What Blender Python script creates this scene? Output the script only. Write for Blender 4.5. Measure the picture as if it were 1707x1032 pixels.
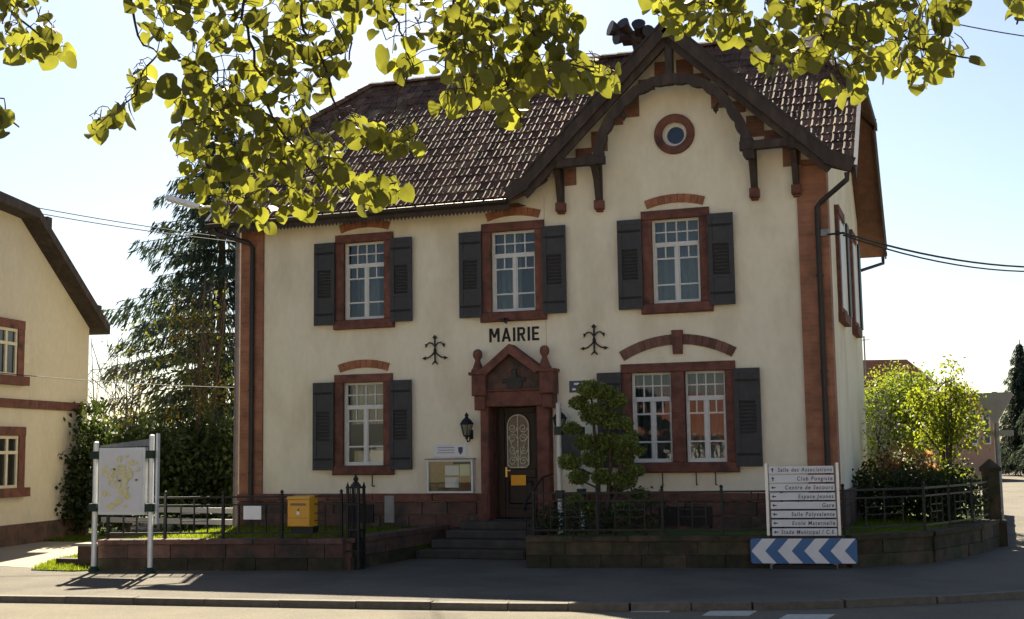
import bpy, bmesh, math, random
from mathutils import Vector, Matrix
R = math.radians
random.seed(7)
S = bpy.context.scene
for o in list(bpy.data.objects): bpy.data.objects.remove(o)
COL = S.collection

# ------------------------------------------------------------------ camera
F_PX, YAW, PITCH, ROLL = 2102.1, -0.34406, 0.11034, -0.01445
CAM = Vector((0.0, -22.974, 1.6))
FW = Vector((math.sin(YAW) * math.cos(PITCH), math.cos(YAW) * math.cos(PITCH), math.sin(PITCH)))
_r = Vector((math.cos(YAW), -math.sin(YAW), 0)); _u = _r.cross(FW)
RT = math.cos(ROLL) * _r + math.sin(ROLL) * _u
UP = -math.sin(ROLL) * _r + math.cos(ROLL) * _u
cam = bpy.data.cameras.new('camera'); camo = bpy.data.objects.new('camera', cam); COL.objects.link(camo)
cam.sensor_width = 36; cam.lens = F_PX / 1707 * 36; cam.clip_end = 4000; cam.clip_start = .05
camo.matrix_world = Matrix(((RT.x, UP.x, -FW.x, CAM.x), (RT.y, UP.y, -FW.y, CAM.y), (RT.z, UP.z, -FW.z, CAM.z), (0, 0, 0, 1)))
S.camera = camo
# ------------------------------------------------------------------ light
SUN_EL, SUN_AZ = R(42.3), R(26)          # azimuth towards -x from +y (behind the house, to its left)
SKY_STRENGTH, SUN_STRENGTH, EXPOSURE = 0.034, 4.9, 2.1
w = bpy.data.worlds.new('World'); S.world = w; w.use_nodes = True
nt = w.node_tree; bg = nt.nodes['Background']
sky = nt.nodes.new('ShaderNodeTexSky'); sky.sky_type = 'NISHITA'; sky.sun_disc = False
sky.sun_elevation = SUN_EL; sky.sun_rotation = -SUN_AZ; sky.air_density = 1.0; sky.dust_density = 0.8; sky.ozone_density = 1.0
nt.links.new(sky.outputs[0], bg.inputs[0]); bg.inputs[1].default_value = SKY_STRENGTH
sl = bpy.data.lights.new('sun', 'SUN'); sl.energy = SUN_STRENGTH; sl.angle = R(.55); sl.color = (1, .90, .70)
so = bpy.data.objects.new('sun', sl); COL.objects.link(so)
SUND = Vector((-math.sin(SUN_AZ) * math.cos(SUN_EL), math.cos(SUN_AZ) * math.cos(SUN_EL), math.sin(SUN_EL)))
so.rotation_euler = (-SUND).to_track_quat('-Z', 'Y').to_euler(); so.location = SUND * 60
S.view_settings.view_transform = 'Standard'; S.view_settings.look = 'None'
S.view_settings.exposure = EXPOSURE; S.view_settings.gamma = 1; S.view_settings.use_curve_mapping = False

# ------------------------------------------------------------------ pixel helpers (photo 1707 x 1032)
def ray(u, v): return FW + (u - 853.5) / F_PX * RT - (v - 516) / F_PX * UP
def PY(u, v, y=0.0):
    d = ray(u, v); return CAM + d * ((y - CAM.y) / d.y)
def PX(u, v, x):
    d = ray(u, v); return CAM + d * ((x - CAM.x) / d.x)
GZ = -.35
def G(u, v, z=GZ):
    d = ray(u, v); return CAM + d * ((z - CAM.z) / d.z)
def AT(u, v, depth): return CAM + ray(u, v) * depth
def ON(u, v, p0, n):
    d = ray(u, v); return CAM + d * ((Vector(p0) - CAM).dot(n) / d.dot(n))

# ------------------------------------------------------------------ materials
MATS = {}
def mat(name, col, rough=.7, var=.12, scale=6, bump=0, bscale=60, metal=0, spec=.3, col2=None, c2lo=.5, c2hi=.7, c2scale=2, island=0, transl=None, stretch=None):
    if name in MATS: return MATS[name]
    m = bpy.data.materials.new(name); m.use_nodes = True; t = m.node_tree; L = t.links; N = t.nodes
    b = N['Principled BSDF']; b.inputs['Roughness'].default_value = rough; b.inputs['Metallic'].default_value = metal
    b.inputs['Specular IOR Level'].default_value = spec
    ge = N.new('ShaderNodeNewGeometry'); pos = ge.outputs['Position']
    if stretch:
        mp = N.new('ShaderNodeMapping'); mp.inputs['Scale'].default_value = stretch; L.new(pos, mp.inputs[0]); pos = mp.outputs[0]
    nz = N.new('ShaderNodeTexNoise'); nz.inputs['Scale'].default_value = scale; nz.inputs['Detail'].default_value = 5; L.new(pos, nz.inputs['Vector'])
    mr = N.new('ShaderNodeMapRange'); mr.inputs[1].default_value = .3; mr.inputs[2].default_value = .7
    mr.inputs[3].default_value = 1 - var; mr.inputs[4].default_value = 1 + var; L.new(nz.outputs['Fac'], mr.inputs[0])
    hv = N.new('ShaderNodeHueSaturation'); hv.inputs['Color'].default_value = (*col, 1)
    val = mr.outputs[0]
    if island:
        oi = N.new('ShaderNodeObjectInfo')
        ad = N.new('ShaderNodeMath'); ad.operation = 'ADD'; L.new(ge.outputs['Random Per Island'], ad.inputs[0]); L.new(oi.outputs['Random'], ad.inputs[1])
        fr = N.new('ShaderNodeMath'); fr.operation = 'FRACT'; L.new(ad.outputs[0], fr.inputs[0])
        m2 = N.new('ShaderNodeMapRange'); m2.inputs[3].default_value = 1 - island; m2.inputs[4].default_value = 1 + island; L.new(fr.outputs[0], m2.inputs[0])
        mu = N.new('ShaderNodeMath'); mu.operation = 'MULTIPLY'; L.new(val, mu.inputs[0]); L.new(m2.outputs[0], mu.inputs[1]); val = mu.outputs[0]
    if col2:
        n2 = N.new('ShaderNodeTexNoise'); n2.inputs['Scale'].default_value = c2scale; n2.inputs['Detail'].default_value = 6; L.new(pos, n2.inputs['Vector'])
        r2 = N.new('ShaderNodeMapRange'); r2.inputs[1].default_value = c2lo; r2.inputs[2].default_value = c2hi; L.new(n2.outputs['Fac'], r2.inputs[0])
        mx = N.new('ShaderNodeMix'); mx.data_type = 'RGBA'; mx.inputs[6].default_value = (*col, 1); mx.inputs[7].default_value = (*col2, 1)
        L.new(r2.outputs[0], mx.inputs[0]); L.new(mx.outputs[2], hv.inputs['Color'])
    L.new(val, hv.inputs['Value']); L.new(hv.outputs[0], b.inputs['Base Color'])
    if bump:
        nb = N.new('ShaderNodeTexNoise'); nb.inputs['Scale'].default_value = bscale; nb.inputs['Detail'].default_value = 4; L.new(pos, nb.inputs['Vector'])
        bp = N.new('ShaderNodeBump'); bp.inputs['Strength'].default_value = bump; bp.inputs['Distance'].default_value = .02
        L.new(nb.outputs['Fac'], bp.inputs['Height']); L.new(bp.outputs[0], b.inputs['Normal'])
    if transl:
        tr = N.new('ShaderNodeBsdfTranslucent')
        h2 = N.new('ShaderNodeHueSaturation'); h2.inputs['Color'].default_value = (*transl[:3], 1); L.new(val, h2.inputs['Value']); L.new(h2.outputs[0], tr.inputs[0])
        ms = N.new('ShaderNodeMixShader'); ms.inputs[0].default_value = transl[3]
        L.new(b.outputs[0], ms.inputs[1]); L.new(tr.outputs[0], ms.inputs[2]); L.new(ms.outputs[0], N['Material Output'].inputs[0])
    MATS[name] = m; return m

def brickmat(name, c1, c2, mortar, bw, rh, axis='XZ', bump=.4):
    m = bpy.data.materials.new(name); m.use_nodes = True; t = m.node_tree; L = t.links; N = t.nodes; b = N['Principled BSDF']
    b.inputs['Roughness'].default_value = .85
    ge = N.new('ShaderNodeNewGeometry'); sp = N.new('ShaderNodeSeparateXYZ'); cb = N.new('ShaderNodeCombineXYZ'); L.new(ge.outputs['Position'], sp.inputs[0])
    ad = N.new('ShaderNodeMath'); ad.operation = 'ADD'; L.new(sp.outputs[0], ad.inputs[0]); L.new(sp.outputs[1], ad.inputs[1])
    L.new(ad.outputs[0], cb.inputs[0]); L.new(sp.outputs[2], cb.inputs[1])
    bt = N.new('ShaderNodeTexBrick'); L.new(cb.outputs[0], bt.inputs['Vector'])
    bt.inputs['Color1'].default_value = (*c1, 1); bt.inputs['Color2'].default_value = (*c2, 1); bt.inputs['Mortar'].default_value = (*mortar, 1)
    bt.inputs['Scale'].default_value = 1; bt.inputs['Brick Width'].default_value = bw; bt.inputs['Row Height'].default_value = rh; bt.inputs['Mortar Size'].default_value = .006
    nz = N.new('ShaderNodeTexNoise'); nz.inputs['Scale'].default_value = 3; nz.inputs['Detail'].default_value = 6; L.new(ge.outputs['Position'], nz.inputs['Vector'])
    hv = N.new('ShaderNodeHueSaturation'); L.new(bt.outputs['Color'], hv.inputs['Color'])
    mr = N.new('ShaderNodeMapRange'); mr.inputs[1].default_value = .3; mr.inputs[2].default_value = .7; mr.inputs[3].default_value = .7; mr.inputs[4].default_value = 1.25; L.new(nz.outputs['Fac'], mr.inputs[0]); L.new(mr.outputs[0], hv.inputs['Value'])
    L.new(hv.outputs[0], b.inputs['Base Color'])
    bp = N.new('ShaderNodeBump'); bp.inputs['Strength'].default_value = bump; bp.inputs['Distance'].default_value = .008; bp.invert = True
    L.new(bt.outputs['Fac'], bp.inputs['Height']); L.new(bp.outputs[0], b.inputs['Normal'])
    return m
def glassmat(name, tint=(.85, .9, .9), rough=.02, base=.025):
    m = bpy.data.materials.new(name); m.use_nodes = True; t = m.node_tree; L = t.links; N = t.nodes; N.remove(N['Principled BSDF'])
    tr = N.new('ShaderNodeBsdfTransparent'); tr.inputs[0].default_value = (*tint, 1)
    gl = N.new('ShaderNodeBsdfGlossy'); gl.inputs['Roughness'].default_value = rough
    fr = N.new('ShaderNodeFresnel'); fr.inputs[0].default_value = 1.5
    ad = N.new('ShaderNodeMath'); ad.operation = 'ADD'; ad.inputs[1].default_value = base; L.new(fr.outputs[0], ad.inputs[0])
    nz = N.new('ShaderNodeTexNoise'); nz.inputs['Scale'].default_value = 2.2
    bp = N.new('ShaderNodeBump'); bp.inputs['Strength'].default_value = .05; bp.inputs['Distance'].default_value = .03; L.new(nz.outputs['Fac'], bp.inputs['Height']); L.new(bp.outputs[0], gl.inputs['Normal'])
    ms = N.new('ShaderNodeMixShader'); L.new(ad.outputs[0], ms.inputs[0]); L.new(tr.outputs[0], ms.inputs[1]); L.new(gl.outputs[0], ms.inputs[2]); L.new(ms.outputs[0], N['Material Output'].inputs[0])
    return m
M = dict(
 plaster=mat('plaster', (.74, .67, .515), .9, .035, 10, .35, 90, col2=(.60, .525, .385), c2lo=.46, c2hi=.76, c2scale=1.3, stretch=(1, 1, .5)),
 plaster2=mat('neighbour_plaster', (.60, .53, .41), .9, .05, 12, .3, 80, col2=(.53, .465, .355), c2lo=.5, c2hi=.8, c2scale=1.2, stretch=(1, 1, .5)),
 sand=mat('red_sandstone', (.15, .060, .042), .8, .28, 7, .6, 50, col2=(.07, .036, .030), c2lo=.5, c2hi=.72, c2scale=3, island=.12),
 sandd=mat('dark_sandstone', (.105, .058, .045), .85, .25, 8, .6, 40, col2=(.05, .042, .034), c2lo=.45, c2hi=.65, c2scale=2.5, island=.25),
 moss=mat('mossy_stone', (.062, .046, .028), .9, .3, 7, .6, 40, col2=(.035, .036, .018), c2lo=.42, c2hi=.6, c2scale=2.2, island=.3),
 brick=mat('arch_brick', (.29, .115, .06), .85, .18, 9, .4, 60, island=.18),
 brickd=mat('dark_arch_brick', (.15, .075, .055), .85, .18, 9, .4, 60, island=.25),
 timber=mat('dark_timber', (.045, .032, .026), .75, .3, 9, .5, 40, col2=(.065, .045, .034), c2scale=4, stretch=(1, 1, .3)),
 soffit=mat('brown_boards', (.13, .062, .04), .7, .2, 6, .3, 40),
 shutter=mat('grey_shutter_paint', (.042, .042, .044), .6, .12, 8, .15, 50, island=.06),
 white=mat('white_paint', (.58, .57, .54), .5, .06, 8, .1, 50),
 cream=mat('cream_paint', (.62, .55, .40), .6, .06, 8, .1, 50),
 tile=mat('roof_tile', (.105, .056, .040), .8, .3, 5, .3, 40, col2=(.17, .12, .075), c2lo=.48, c2hi=.72, c2scale=2.2, island=.42, spec=.2),
 zinc=mat('dark_metal_gutter', (.035, .03, .028), .5, .15, 6, 0, 40, metal=.2),
 zincl=mat('light_metal_flashing', (.30, .29, .28), .45, .12, 6, 0, 40, metal=.5),
 iron=mat('black_iron', (.012, .012, .013), .5, .2, 15, .1, 80),
 black=mat('black_paint', (.01, .009, .009), .6, .05, 6),
 door=mat('dark_wood_door', (.03, .019, .012), .55, .3, 10, .3, 40, stretch=(1, 1, .15)),
 brass=mat('brass', (.75, .5, .15), .3, .1, 8, metal=.7),
 orange=mat('orange_paper', (.85, .38, .03), .7, .05, 8),
 paper=mat('white_paper', (.75, .74, .74), .8, .04, 8),
 ypaper=mat('pale_yellow_paper', (.7, .68, .5), .8, .04, 8),
 cork=mat('cork_board', (.48, .33, .19), .9, .12, 40),
 corkd=mat('brown_board', (.22, .13, .08), .9, .12, 40),
 yellow=mat('yellow_enamel', (.62, .31, .02), .4, .06, 5, spec=.5),
 signw=mat('sign_white', (.62, .62, .63), .45, .05, 5, spec=.5),
 signt=mat('sign_lettering', (.06, .06, .065), .6, .05, 5),
 blue=mat('sign_blue', (.010, .10, .27), .4, .05, 5, spec=.5),
 navy=mat('enamel_navy', (.02, .03, .06), .4, .05, 5, spec=.5),
 alu=mat('aluminium_post', (.62, .63, .64), .35, .06, 6, metal=.3),
 galv=mat('galvanised_steel', (.19, .19, .2), .5, .15, 8, metal=.4),
 signback=mat('sign_back_grey', (.30, .29, .27), .6, .1, 6),
 green=mat('green_clamp', (.012, .03, .02), .5, .1, 8),
 mapp=mat('map_paper', (.58, .57, .60), .35, .03, 5, spec=.5),
 mapy=mat('map_yellow', (.60, .56, .30), .4, .08, 15),
 concrete=mat('concrete', (.25, .235, .21), .9, .16, 4, .4, 60, col2=(.15, .14, .12), c2scale=1.5),
 step=mat('worn_step_stone', (.055, .05, .043), .9, .25, 6, .5, 50, col2=(.035, .04, .026), c2scale=3),
 interior=mat('interior_wall', (.25, .25, .26), .9, .05, 2),
 curtain=mat('sheer_curtain', (.26, .31, .33), .9, .06, 3, transl=(.2, .24, .25, .3)),
 cream_cloth=mat('cream_curtain', (.72, .62, .43), .9, .06, 5, transl=(.5, .4, .25, .3)),
 bark=mat('bark', (.06, .045, .035), .9, .3, 12, .6, 40),
 twig=mat('twig', (.035, .024, .02), .8, .2, 12),
)
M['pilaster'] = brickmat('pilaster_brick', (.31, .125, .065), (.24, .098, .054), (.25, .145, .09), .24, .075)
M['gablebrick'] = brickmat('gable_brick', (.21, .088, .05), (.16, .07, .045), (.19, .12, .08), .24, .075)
M['glass'] = glassmat('window_glass')
M['dglass'] = glassmat('lantern_glass', (.7, .7, .6), .3, .1)

# ------------------------------------------------------------------ mesh builder
class MB:
    def __init__(s): s.v = []; s.f = []; s.sm = False
    def add(s, vs, fs):
        o = len(s.v); s.v += [tuple(q) for q in vs]; s.f += [tuple(i + o for i in q) for q in fs]; return s
    def box(s, x0, x1, y0, y1, z0, z1):
        return s.add([(x0, y0, z0), (x1, y0, z0), (x1, y1, z0), (x0, y1, z0), (x0, y0, z1), (x1, y0, z1), (x1, y1, z1), (x0, y1, z1)],
                     [(0, 3, 2, 1), (4, 5, 6, 7), (0, 1, 5, 4), (1, 2, 6, 5), (2, 3, 7, 6), (3, 0, 4, 7)])
    def cbox(s, x0, x1, y0, y1, z0, z1, c=.01):   # box with chamfered edges on the -y face
        a = [(x0, y1, z0), (x1, y1, z0), (x1, y1, z1), (x0, y1, z1), (x0, y0 + c, z0), (x1, y0 + c, z0), (x1, y0 + c, z1), (x0, y0 + c, z1),
             (x0 + c, y0, z0 + c), (x1 - c, y0, z0 + c), (x1 - c, y0, z1 - c), (x0 + c, y0, z1 - c)]
        return s.add(a, [(0, 3, 2, 1), (8, 9, 10, 11), (4, 5, 9, 8), (5, 6, 10, 9), (6, 7, 11, 10), (7, 4, 8, 11), (0, 1, 5, 4), (1, 2, 6, 5), (2, 3, 7, 6), (3, 0, 4, 7)])
    def obox(s, c, ax, ay, az, hx, hy, hz):
        c = Vector(c); vs = []
        for k in (-1, 1):
            for q in ((-1, -1), (1, -1), (1, 1), (-1, 1)): vs.append(c + ax * hx * q[0] + ay * hy * q[1] + az * hz * k)
        return s.add(vs, [(0, 3, 2, 1), (4, 5, 6, 7), (0, 1, 5, 4), (1, 2, 6, 5), (2, 3, 7, 6), (3, 0, 4, 7)])
    def bar(s, a, b, wd, dp, up=Vector((0, 0, 1))):   # rectangular bar from a to b: width across, depth along up-ish
        a = Vector(a); b = Vector(b); d = (b - a); l = d.length; d.normalize()
        sd = d.cross(up)
        if sd.length < 1e-4: sd = d.cross(Vector((0, 1, 0)))
        sd.normalize(); u2 = sd.cross(d)
        return s.obox((a + b) / 2, d, sd, u2, l / 2, wd / 2, dp / 2)
    def tube(s, path, r, n=6, cap=True):
        path = [Vector(q) for q in path]; rr = r if isinstance(r, (list, tuple)) else [r] * len(path)
        o = len(s.v); prev = None
        for i, q in enumerate(path):
            d = (path[min(i + 1, len(path) - 1)] - path[max(i - 1, 0)]).normalized()
            a = prev if prev is not None else (Vector((0, 0, 1)) if abs(d.z) < .9 else Vector((1, 0, 0)))
            x = (a - d * a.dot(d)).normalized(); y = d.cross(x); prev = x
            for k in range(n):
                t = 2 * math.pi * k / n; s.v.append(tuple(q + (x * math.cos(t) + y * math.sin(t)) * rr[i]))
        for i in range(len(path) - 1):
            for k in range(n):
                a = o + i * n + k; b = o + i * n + (k + 1) % n; s.f.append((a, b, b + n, a + n))
        if cap:
            s.f.append(tuple(o + k for k in range(n))[::-1]); s.f.append(tuple(o + (len(path) - 1) * n + k for k in range(n)))
        return s
    def lathe(s, c, prof, n=12, axis='z', caps=True):
        c = Vector(c); o = len(s.v)
        for (r, h) in prof:
            for k in range(n):
                t = 2 * math.pi * k / n
                if axis == 'z': s.v.append((c.x + r * math.cos(t), c.y + r * math.sin(t), c.z + h))
                else: s.v.append((c.x + r * math.cos(t), c.y + h, c.z + r * math.sin(t)))
        for i in range(len(prof) - 1):
            for k in range(n):
                a = o + i * n + k; b = o + i * n + (k + 1) % n; q = (a, b, b + n, a + n); s.f.append(q if axis == 'z' else q[::-1])
        if caps: s.f.append(tuple(o + k for k in range(n))[::-1]); s.f.append(tuple(o + (len(prof) - 1) * n + k for k in range(n)))
        return s
    def prism(s, poly, y0, y1):      # poly in xz, extruded along y
        n = len(poly); o = len(s.v)
        s.v += [(q[0], y0, q[1]) for q in poly] + [(q[0], y1, q[1]) for q in poly]
        ar = sum(poly[i][0] * poly[(i + 1) % n][1] - poly[(i + 1) % n][0] * poly[i][1] for i in range(n))
        fr = tuple(range(o, o + n)); bk = tuple(range(o + n, o + 2 * n))
        if ar > 0: s.f += [fr, bk[::-1]]
        else: s.f += [fr[::-1], bk]
        for i in range(n):
            j = (i + 1) % n; q = (o + i, o + n + i, o + n + j, o + j); s.f.append(q if ar > 0 else q[::-1])
        return s
    def slab(s, poly, z0, z1):       # poly in xy, extruded along z
        n = len(poly); o = len(s.v)
        ar = sum(poly[i][0] * poly[(i + 1) % n][1] - poly[(i + 1) % n][0] * poly[i][1] for i in range(n))
        if ar < 0: poly = poly[::-1]
        s.v += [(q[0], q[1], z0) for q in poly] + [(q[0], q[1], z1) for q in poly]
        s.f += [tuple(range(o, o + n))[::-1], tuple(range(o + n, o + 2 * n))]
        for i in range(n):
            j = (i + 1) % n; s.f.append((o + i, o + j, o + n + j, o + n + i))
        return s
    def mesh(s, name, m):
        me = bpy.data.meshes.new(name); me.from_pydata(s.v, [], s.f); me.materials.append(M[m] if isinstance(m, str) else m); me.update()
        if s.sm:
            me.shade_smooth()
            try: me.set_sharp_from_angle(angle=R(40))
            except Exception: pass
        return me
    def build(s, name, m, parent=None, smooth=False):
        s.sm = smooth; o = bpy.data.objects.new(name, s.mesh(name, m)); COL.objects.link(o)
        if parent: o.parent = parent; o.matrix_parent_inverse = pinv(parent)
        return o
def pinv(p):
    m = Matrix.Translation(p.location) @ p.rotation_euler.to_matrix().to_4x4()
    return m.inverted() if p.parent is None else Matrix()
def tag(o, label=None, cat=None, group=None, kind=None):
    if label: o['label'] = label
    if cat: o['category'] = cat
    if group: o['group'] = group
    if kind: o['kind'] = kind
    return o
def thing(name, loc, label, cat, group=None):
    o = bpy.data.objects.new(name, None); COL.objects.link(o); o.location = loc; o.empty_display_size = .3
    return tag(o, label, cat, group)
def inst(name, me, parent, mw=None):
    o = bpy.data.objects.new(name, me); COL.objects.link(o)
    if parent: o.parent = parent; o.matrix_parent_inverse = pinv(parent)
    if mw is not None: o.matrix_basis = mw
    return o
def textmesh(txt, size, m, ext=.003, align='LEFT', shear=0, space=1.0, xs=1.0, bold=0):
    c = bpy.data.curves.new('t', 'FONT'); c.body = txt; c.size = size; c.extrude = ext; c.align_x = align; c.shear = shear; c.space_character = space; c.offset = bold
    o = bpy.data.objects.new('t', c); COL.objects.link(o); dg = bpy.context.evaluated_depsgraph_get(); dg.update()
    me = bpy.data.meshes.new_from_object(o.evaluated_get(dg)); bpy.data.objects.remove(o); bpy.data.curves.remove(c)
    for v in me.vertices: v.co.x *= xs
    me.materials.clear(); me.materials.append(M[m]); return me
def fill_holes(name, outer, holes, y, m, parent, depth=.22):
    """wall sheet in the xz plane at y with holes; reveals go back by depth"""
    bm = bmesh.new(); ed = []
    for loop in [outer] + holes:
        vs = [bm.verts.new((q[0], y, q[1])) for q in loop]
        for i in range(len(vs)): ed.append(bm.edges.new((vs[i], vs[(i + 1) % len(vs)])))
    bmesh.ops.triangle_fill(bm, use_beauty=True, use_dissolve=False, edges=ed)
    for f in bm.faces:
        if f.normal.y > 0: f.normal_flip()
    for loop in holes:
        n = len(loop); a = [bm.verts.new((q[0], y, q[1])) for q in loop]; b = [bm.verts.new((q[0], y + depth, q[1])) for q in loop]
        for i in range(n):
            j = (i + 1) % n; bm.faces.new((a[i], a[j], b[j], b[i]))
    me = bpy.data.meshes.new(name); bm.to_mesh(me); bm.free(); me.materials.append(M[m])
    o = bpy.data.objects.new(name, me); COL.objects.link(o)
    if parent: o.parent = parent; o.matrix_parent_inverse = pinv(parent)
    return o
def inpoly(x, y, poly):
    c = False; j = len(poly) - 1
    for i in range(len(poly)):
        if (poly[i][1] > y) != (poly[j][1] > y) and x < (poly[j][0] - poly[i][0]) * (y - poly[i][1]) / (poly[j][1] - poly[i][1]) + poly[i][0]: c = not c
        j = i
    return c
# ------------------------------------------------------------------ ground and roads
M['ground'] = mat('far_ground', (.09, .10, .05), .95, .2, .3)
M['road'] = mat('road_asphalt', (.135, .115, .080), .95, .22, 45, .6, 160, col2=(.115, .10, .073), c2lo=.45, c2hi=.6, c2scale=.8)
M['pave'] = mat('pavement_asphalt', (.11, .096, .074), .95, .24, 45, .6, 170, col2=(.085, .074, .058), c2lo=.45, c2hi=.62, c2scale=.9)
M['kerb'] = mat('kerb_granite', (.115, .10, .08), .9, .2, 12, .4, 90, island=.15)
M['soil'] = mat('garden_soil', (.05, .04, .028), .95, .2, 12, .5, 40)
M['lawn'] = mat('lawn', (.075, .115, .012), .95, .25, 6, .5, 80)
M['drive'] = mat('pale_driveway', (.26, .225, .17), .95, .12, 12, .4, 120)
M['paint'] = mat('road_paint', (.40, .38, .33), .8, .15, 12)
def struct(mb, name, m): return tag(mb.build(name, m), kind='structure')
struct(MB().slab([(-900, -900), (900, -900), (900, 900), (-900, 900)], -.9, -.62), 'ground', 'ground')
struct(MB().slab([(-160, -19.5), (160, -19.5), (160, 120), (-160, 120)], -.58, -.435), 'road', 'road')
kl = [Vector((-60, -12.6, 0)), Vector((-30, -9.8, 0))] + [G(u, v) for u, v in ((-120, 990), (120, 993), (350, 997), (600, 1001), (850, 1004), (1050, 1005), (1250, 1003), (1400, 999.5), (1550, 993), (1707, 983.5))] + [Vector((1.25, -3.2, 0)), Vector((1.75, -.6, 0)), Vector((2.05, 3, 0)), Vector((2.3, 9, 0)), Vector((2.9, 45, 0))]
kxy = [(q.x, q.y) for q in kl]
pav = struct(MB().slab(kxy + [(2.9, 70), (-60, 70)], -.52, GZ), 'pavement', 'pave')
opp = struct(MB().slab([(-60, -30), (60, -30), (60, -19.5), (-60, -19.5)], -.52, GZ), 'pavement_opposite', 'pave')
# kerb stones, each about one metre
acc = []
for a, b in zip(kl[:-1], kl[1:]):
    n = max(1, round((b - a).xy.length / 1.0))
    for i in range(n): acc.append(((a.lerp(b, i / n)).xy, (a.lerp(b, (i + 1) / n)).xy))
for a, b in acc:
    if a.x < -22 or a.y > 20: continue
    d = (b - a).normalized(); nn = Vector((d.y, -d.x)); e = d * .006
    q = [a + e, b - e, b - e + nn * .16, a + e + nn * .16]; q2 = [(v.x, v.y) for v in q]
    dz = random.uniform(-.006, .006)
    MB().slab(q2, -.5, GZ + .008 + dz).build('kerb_stone', 'kerb', pav)
for u0, u1, v0, v1 in ((938, 1022, 1008, 1014.5), (1052, 1128, 1013, 1020), (1172, 1262, 1018, 1026), (1300, 1392, 1024, 1032)):
    z = -.431
    q = [G(u0 - 2, v1, z), G(u1 - 14, v1, z), G(u1, v0, z), G(u0 + 12, v0, z)]
    tag(MB().slab([(p.x, p.y) for p in q], -.435, z).build('road_marking', 'paint'), kind='structure')
q = [G(0, 944), G(60, 947), G(150, 936), G(170, 905), G(100, 903), G(-300, 900), G(-300, 944)]
struct(MB().slab([(p.x, p.y) for p in q], GZ, GZ + .004), 'driveway', 'drive')
q = [G(-300, 890), G(-300, 900), G(0, 901), G(100, 903.5), G(175, 905), G(200, 880), G(140, 878)]
struct(MB().slab([(p.x, p.y) for p in q], GZ, GZ + .008), 'lawn', 'lawn')
struct(MB().slab([(-14.3, 1.0), (-14.3, 60), (-60, 60), (-60, 10), (-21, 8), (-18.5, 1.0)], GZ, GZ + .006), 'lawn', 'lawn')
# raised garden beds behind the low walls
WL = [(-14.06, -4.73), (-9.86, -3.87), (-9.70, -.12)]
WR = [(-7.0, -2.86), (-4.8, -2.42), (-1.95, -1.88), (-.75, -.75), (.0, 1.2), (.33, 2.9), (.62, 14)]
struct(MB().slab([(-14.0, -4.62), (-9.95, -3.76), (-9.85, -.04), (-14.2, -.04)], -.34, .10), 'garden_bed', 'lawn')
struct(MB().slab([(-6.92, -2.76), (-4.8, -2.32), (-2.0, -1.78), (-.85, -.65), (-.1, 1.25), (.23, 2.95), (.5, 14), (-2.15, 14), (-2.15, -.04), (-6.92, -.04)], -.34, .10), 'garden_bed', 'lawn')

def stonewall(name, label, pts, h0, h1, cat='wall', ms=('sandd', 'sand', 'sandd')):
    t = thing(name, (pts[0][0], pts[0][1], GZ), label, cat)
    for a, b in zip(pts[:-1], pts[1:]):
        a = Vector(a); b = Vector(b); L = (b - a).length; d = (b - a) / L; nn = Vector((d.y, -d.x))
        core = [a - nn * .12, b - nn * .12, b + nn * .10, a + nn * .10]
        MB().slab([(q.x, q.y) for q in core], GZ - .1, h1 - .06).build('core', 'sandd', t)
        for row, (z0, z1, out, inn) in enumerate(((GZ - .1, GZ + .2, .155, .1), (GZ + .208, h1 - .09, .14, .1), (h1 - .082, h1, .175, -.16))):
            s = -random.uniform(0, .4); ws = 0
            while s < L:
                ln = random.uniform(.55, 1.0) if row < 2 else random.uniform(.85, 1.2)
                s0 = max(0, s); s1 = min(L, s + ln - .012)
                if s1 - s0 > .06:
                    o = out + random.uniform(-.012, .012)
                    i2 = inn if row < 2 else -.15
                    q = [a + d * s0 + nn * i2, a + d * s1 + nn * i2, a + d * s1 + nn * o, a + d * s0 + nn * o]
                    MB().slab([(v.x, v.y) for v in q], z0, z1 + (random.uniform(-.006, .006) if row == 2 else 0)).build('stone' if row < 2 else 'coping_stone', ms[row], t)
                s += ln
    return t
stonewall('low_wall', 'low red sandstone garden wall with mailbox and iron fence on top, left of the steps', WL, GZ, .17, ms=('moss', 'sandd', 'sandd'))
stonewall('low_wall', 'low dark stone garden wall right of the steps, curving round the street corner', WR, GZ, .16, ms=('moss', 'moss', 'moss'))
# short return of the left wall
t = thing('wall_end_block', (-14.35, -4.5, GZ), 'stepped stone end block behind the left post of the map board', 'wall')
MB().box(-14.75, -14.16, -4.5, -4.2, GZ - .05, .02).build('stone', 'sandd', t); MB().box(-14.8, -14.13, -4.53, -4.17, .024, .07).build('coping_stone', 'concrete', t)
MB().box(-15.25, -14.78, -4.45, -4.25, GZ - .05, -.2).build('stone', 'sandd', t)

# ------------------------------------------------------------------ THE TOWN HALL
XL, XR, YB = -14.25, -2.20, 7.2
SL = .927; EZ = 6.42; EY = -.50; RY = 3.62; RZ = EZ + (RY - EY) * SL
GX, GAZ = -4.90, 9.44            # gable centre and apex
H = thing('town_hall', (-8.2, 0, -.3), 'cream two-storey town hall with red sandstone trim and tiled half-hipped roof', 'town hall')
UT, UB, LT, LB = 6.02, 4.07, 3.15, 1.13
def mainz(y): return EZ + (y - EY) * SL
def gablez(x):
    d = abs(x - GX); return GAZ - .955 * min(d, 2.85) - .5 * max(0, d - 2.85)
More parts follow.
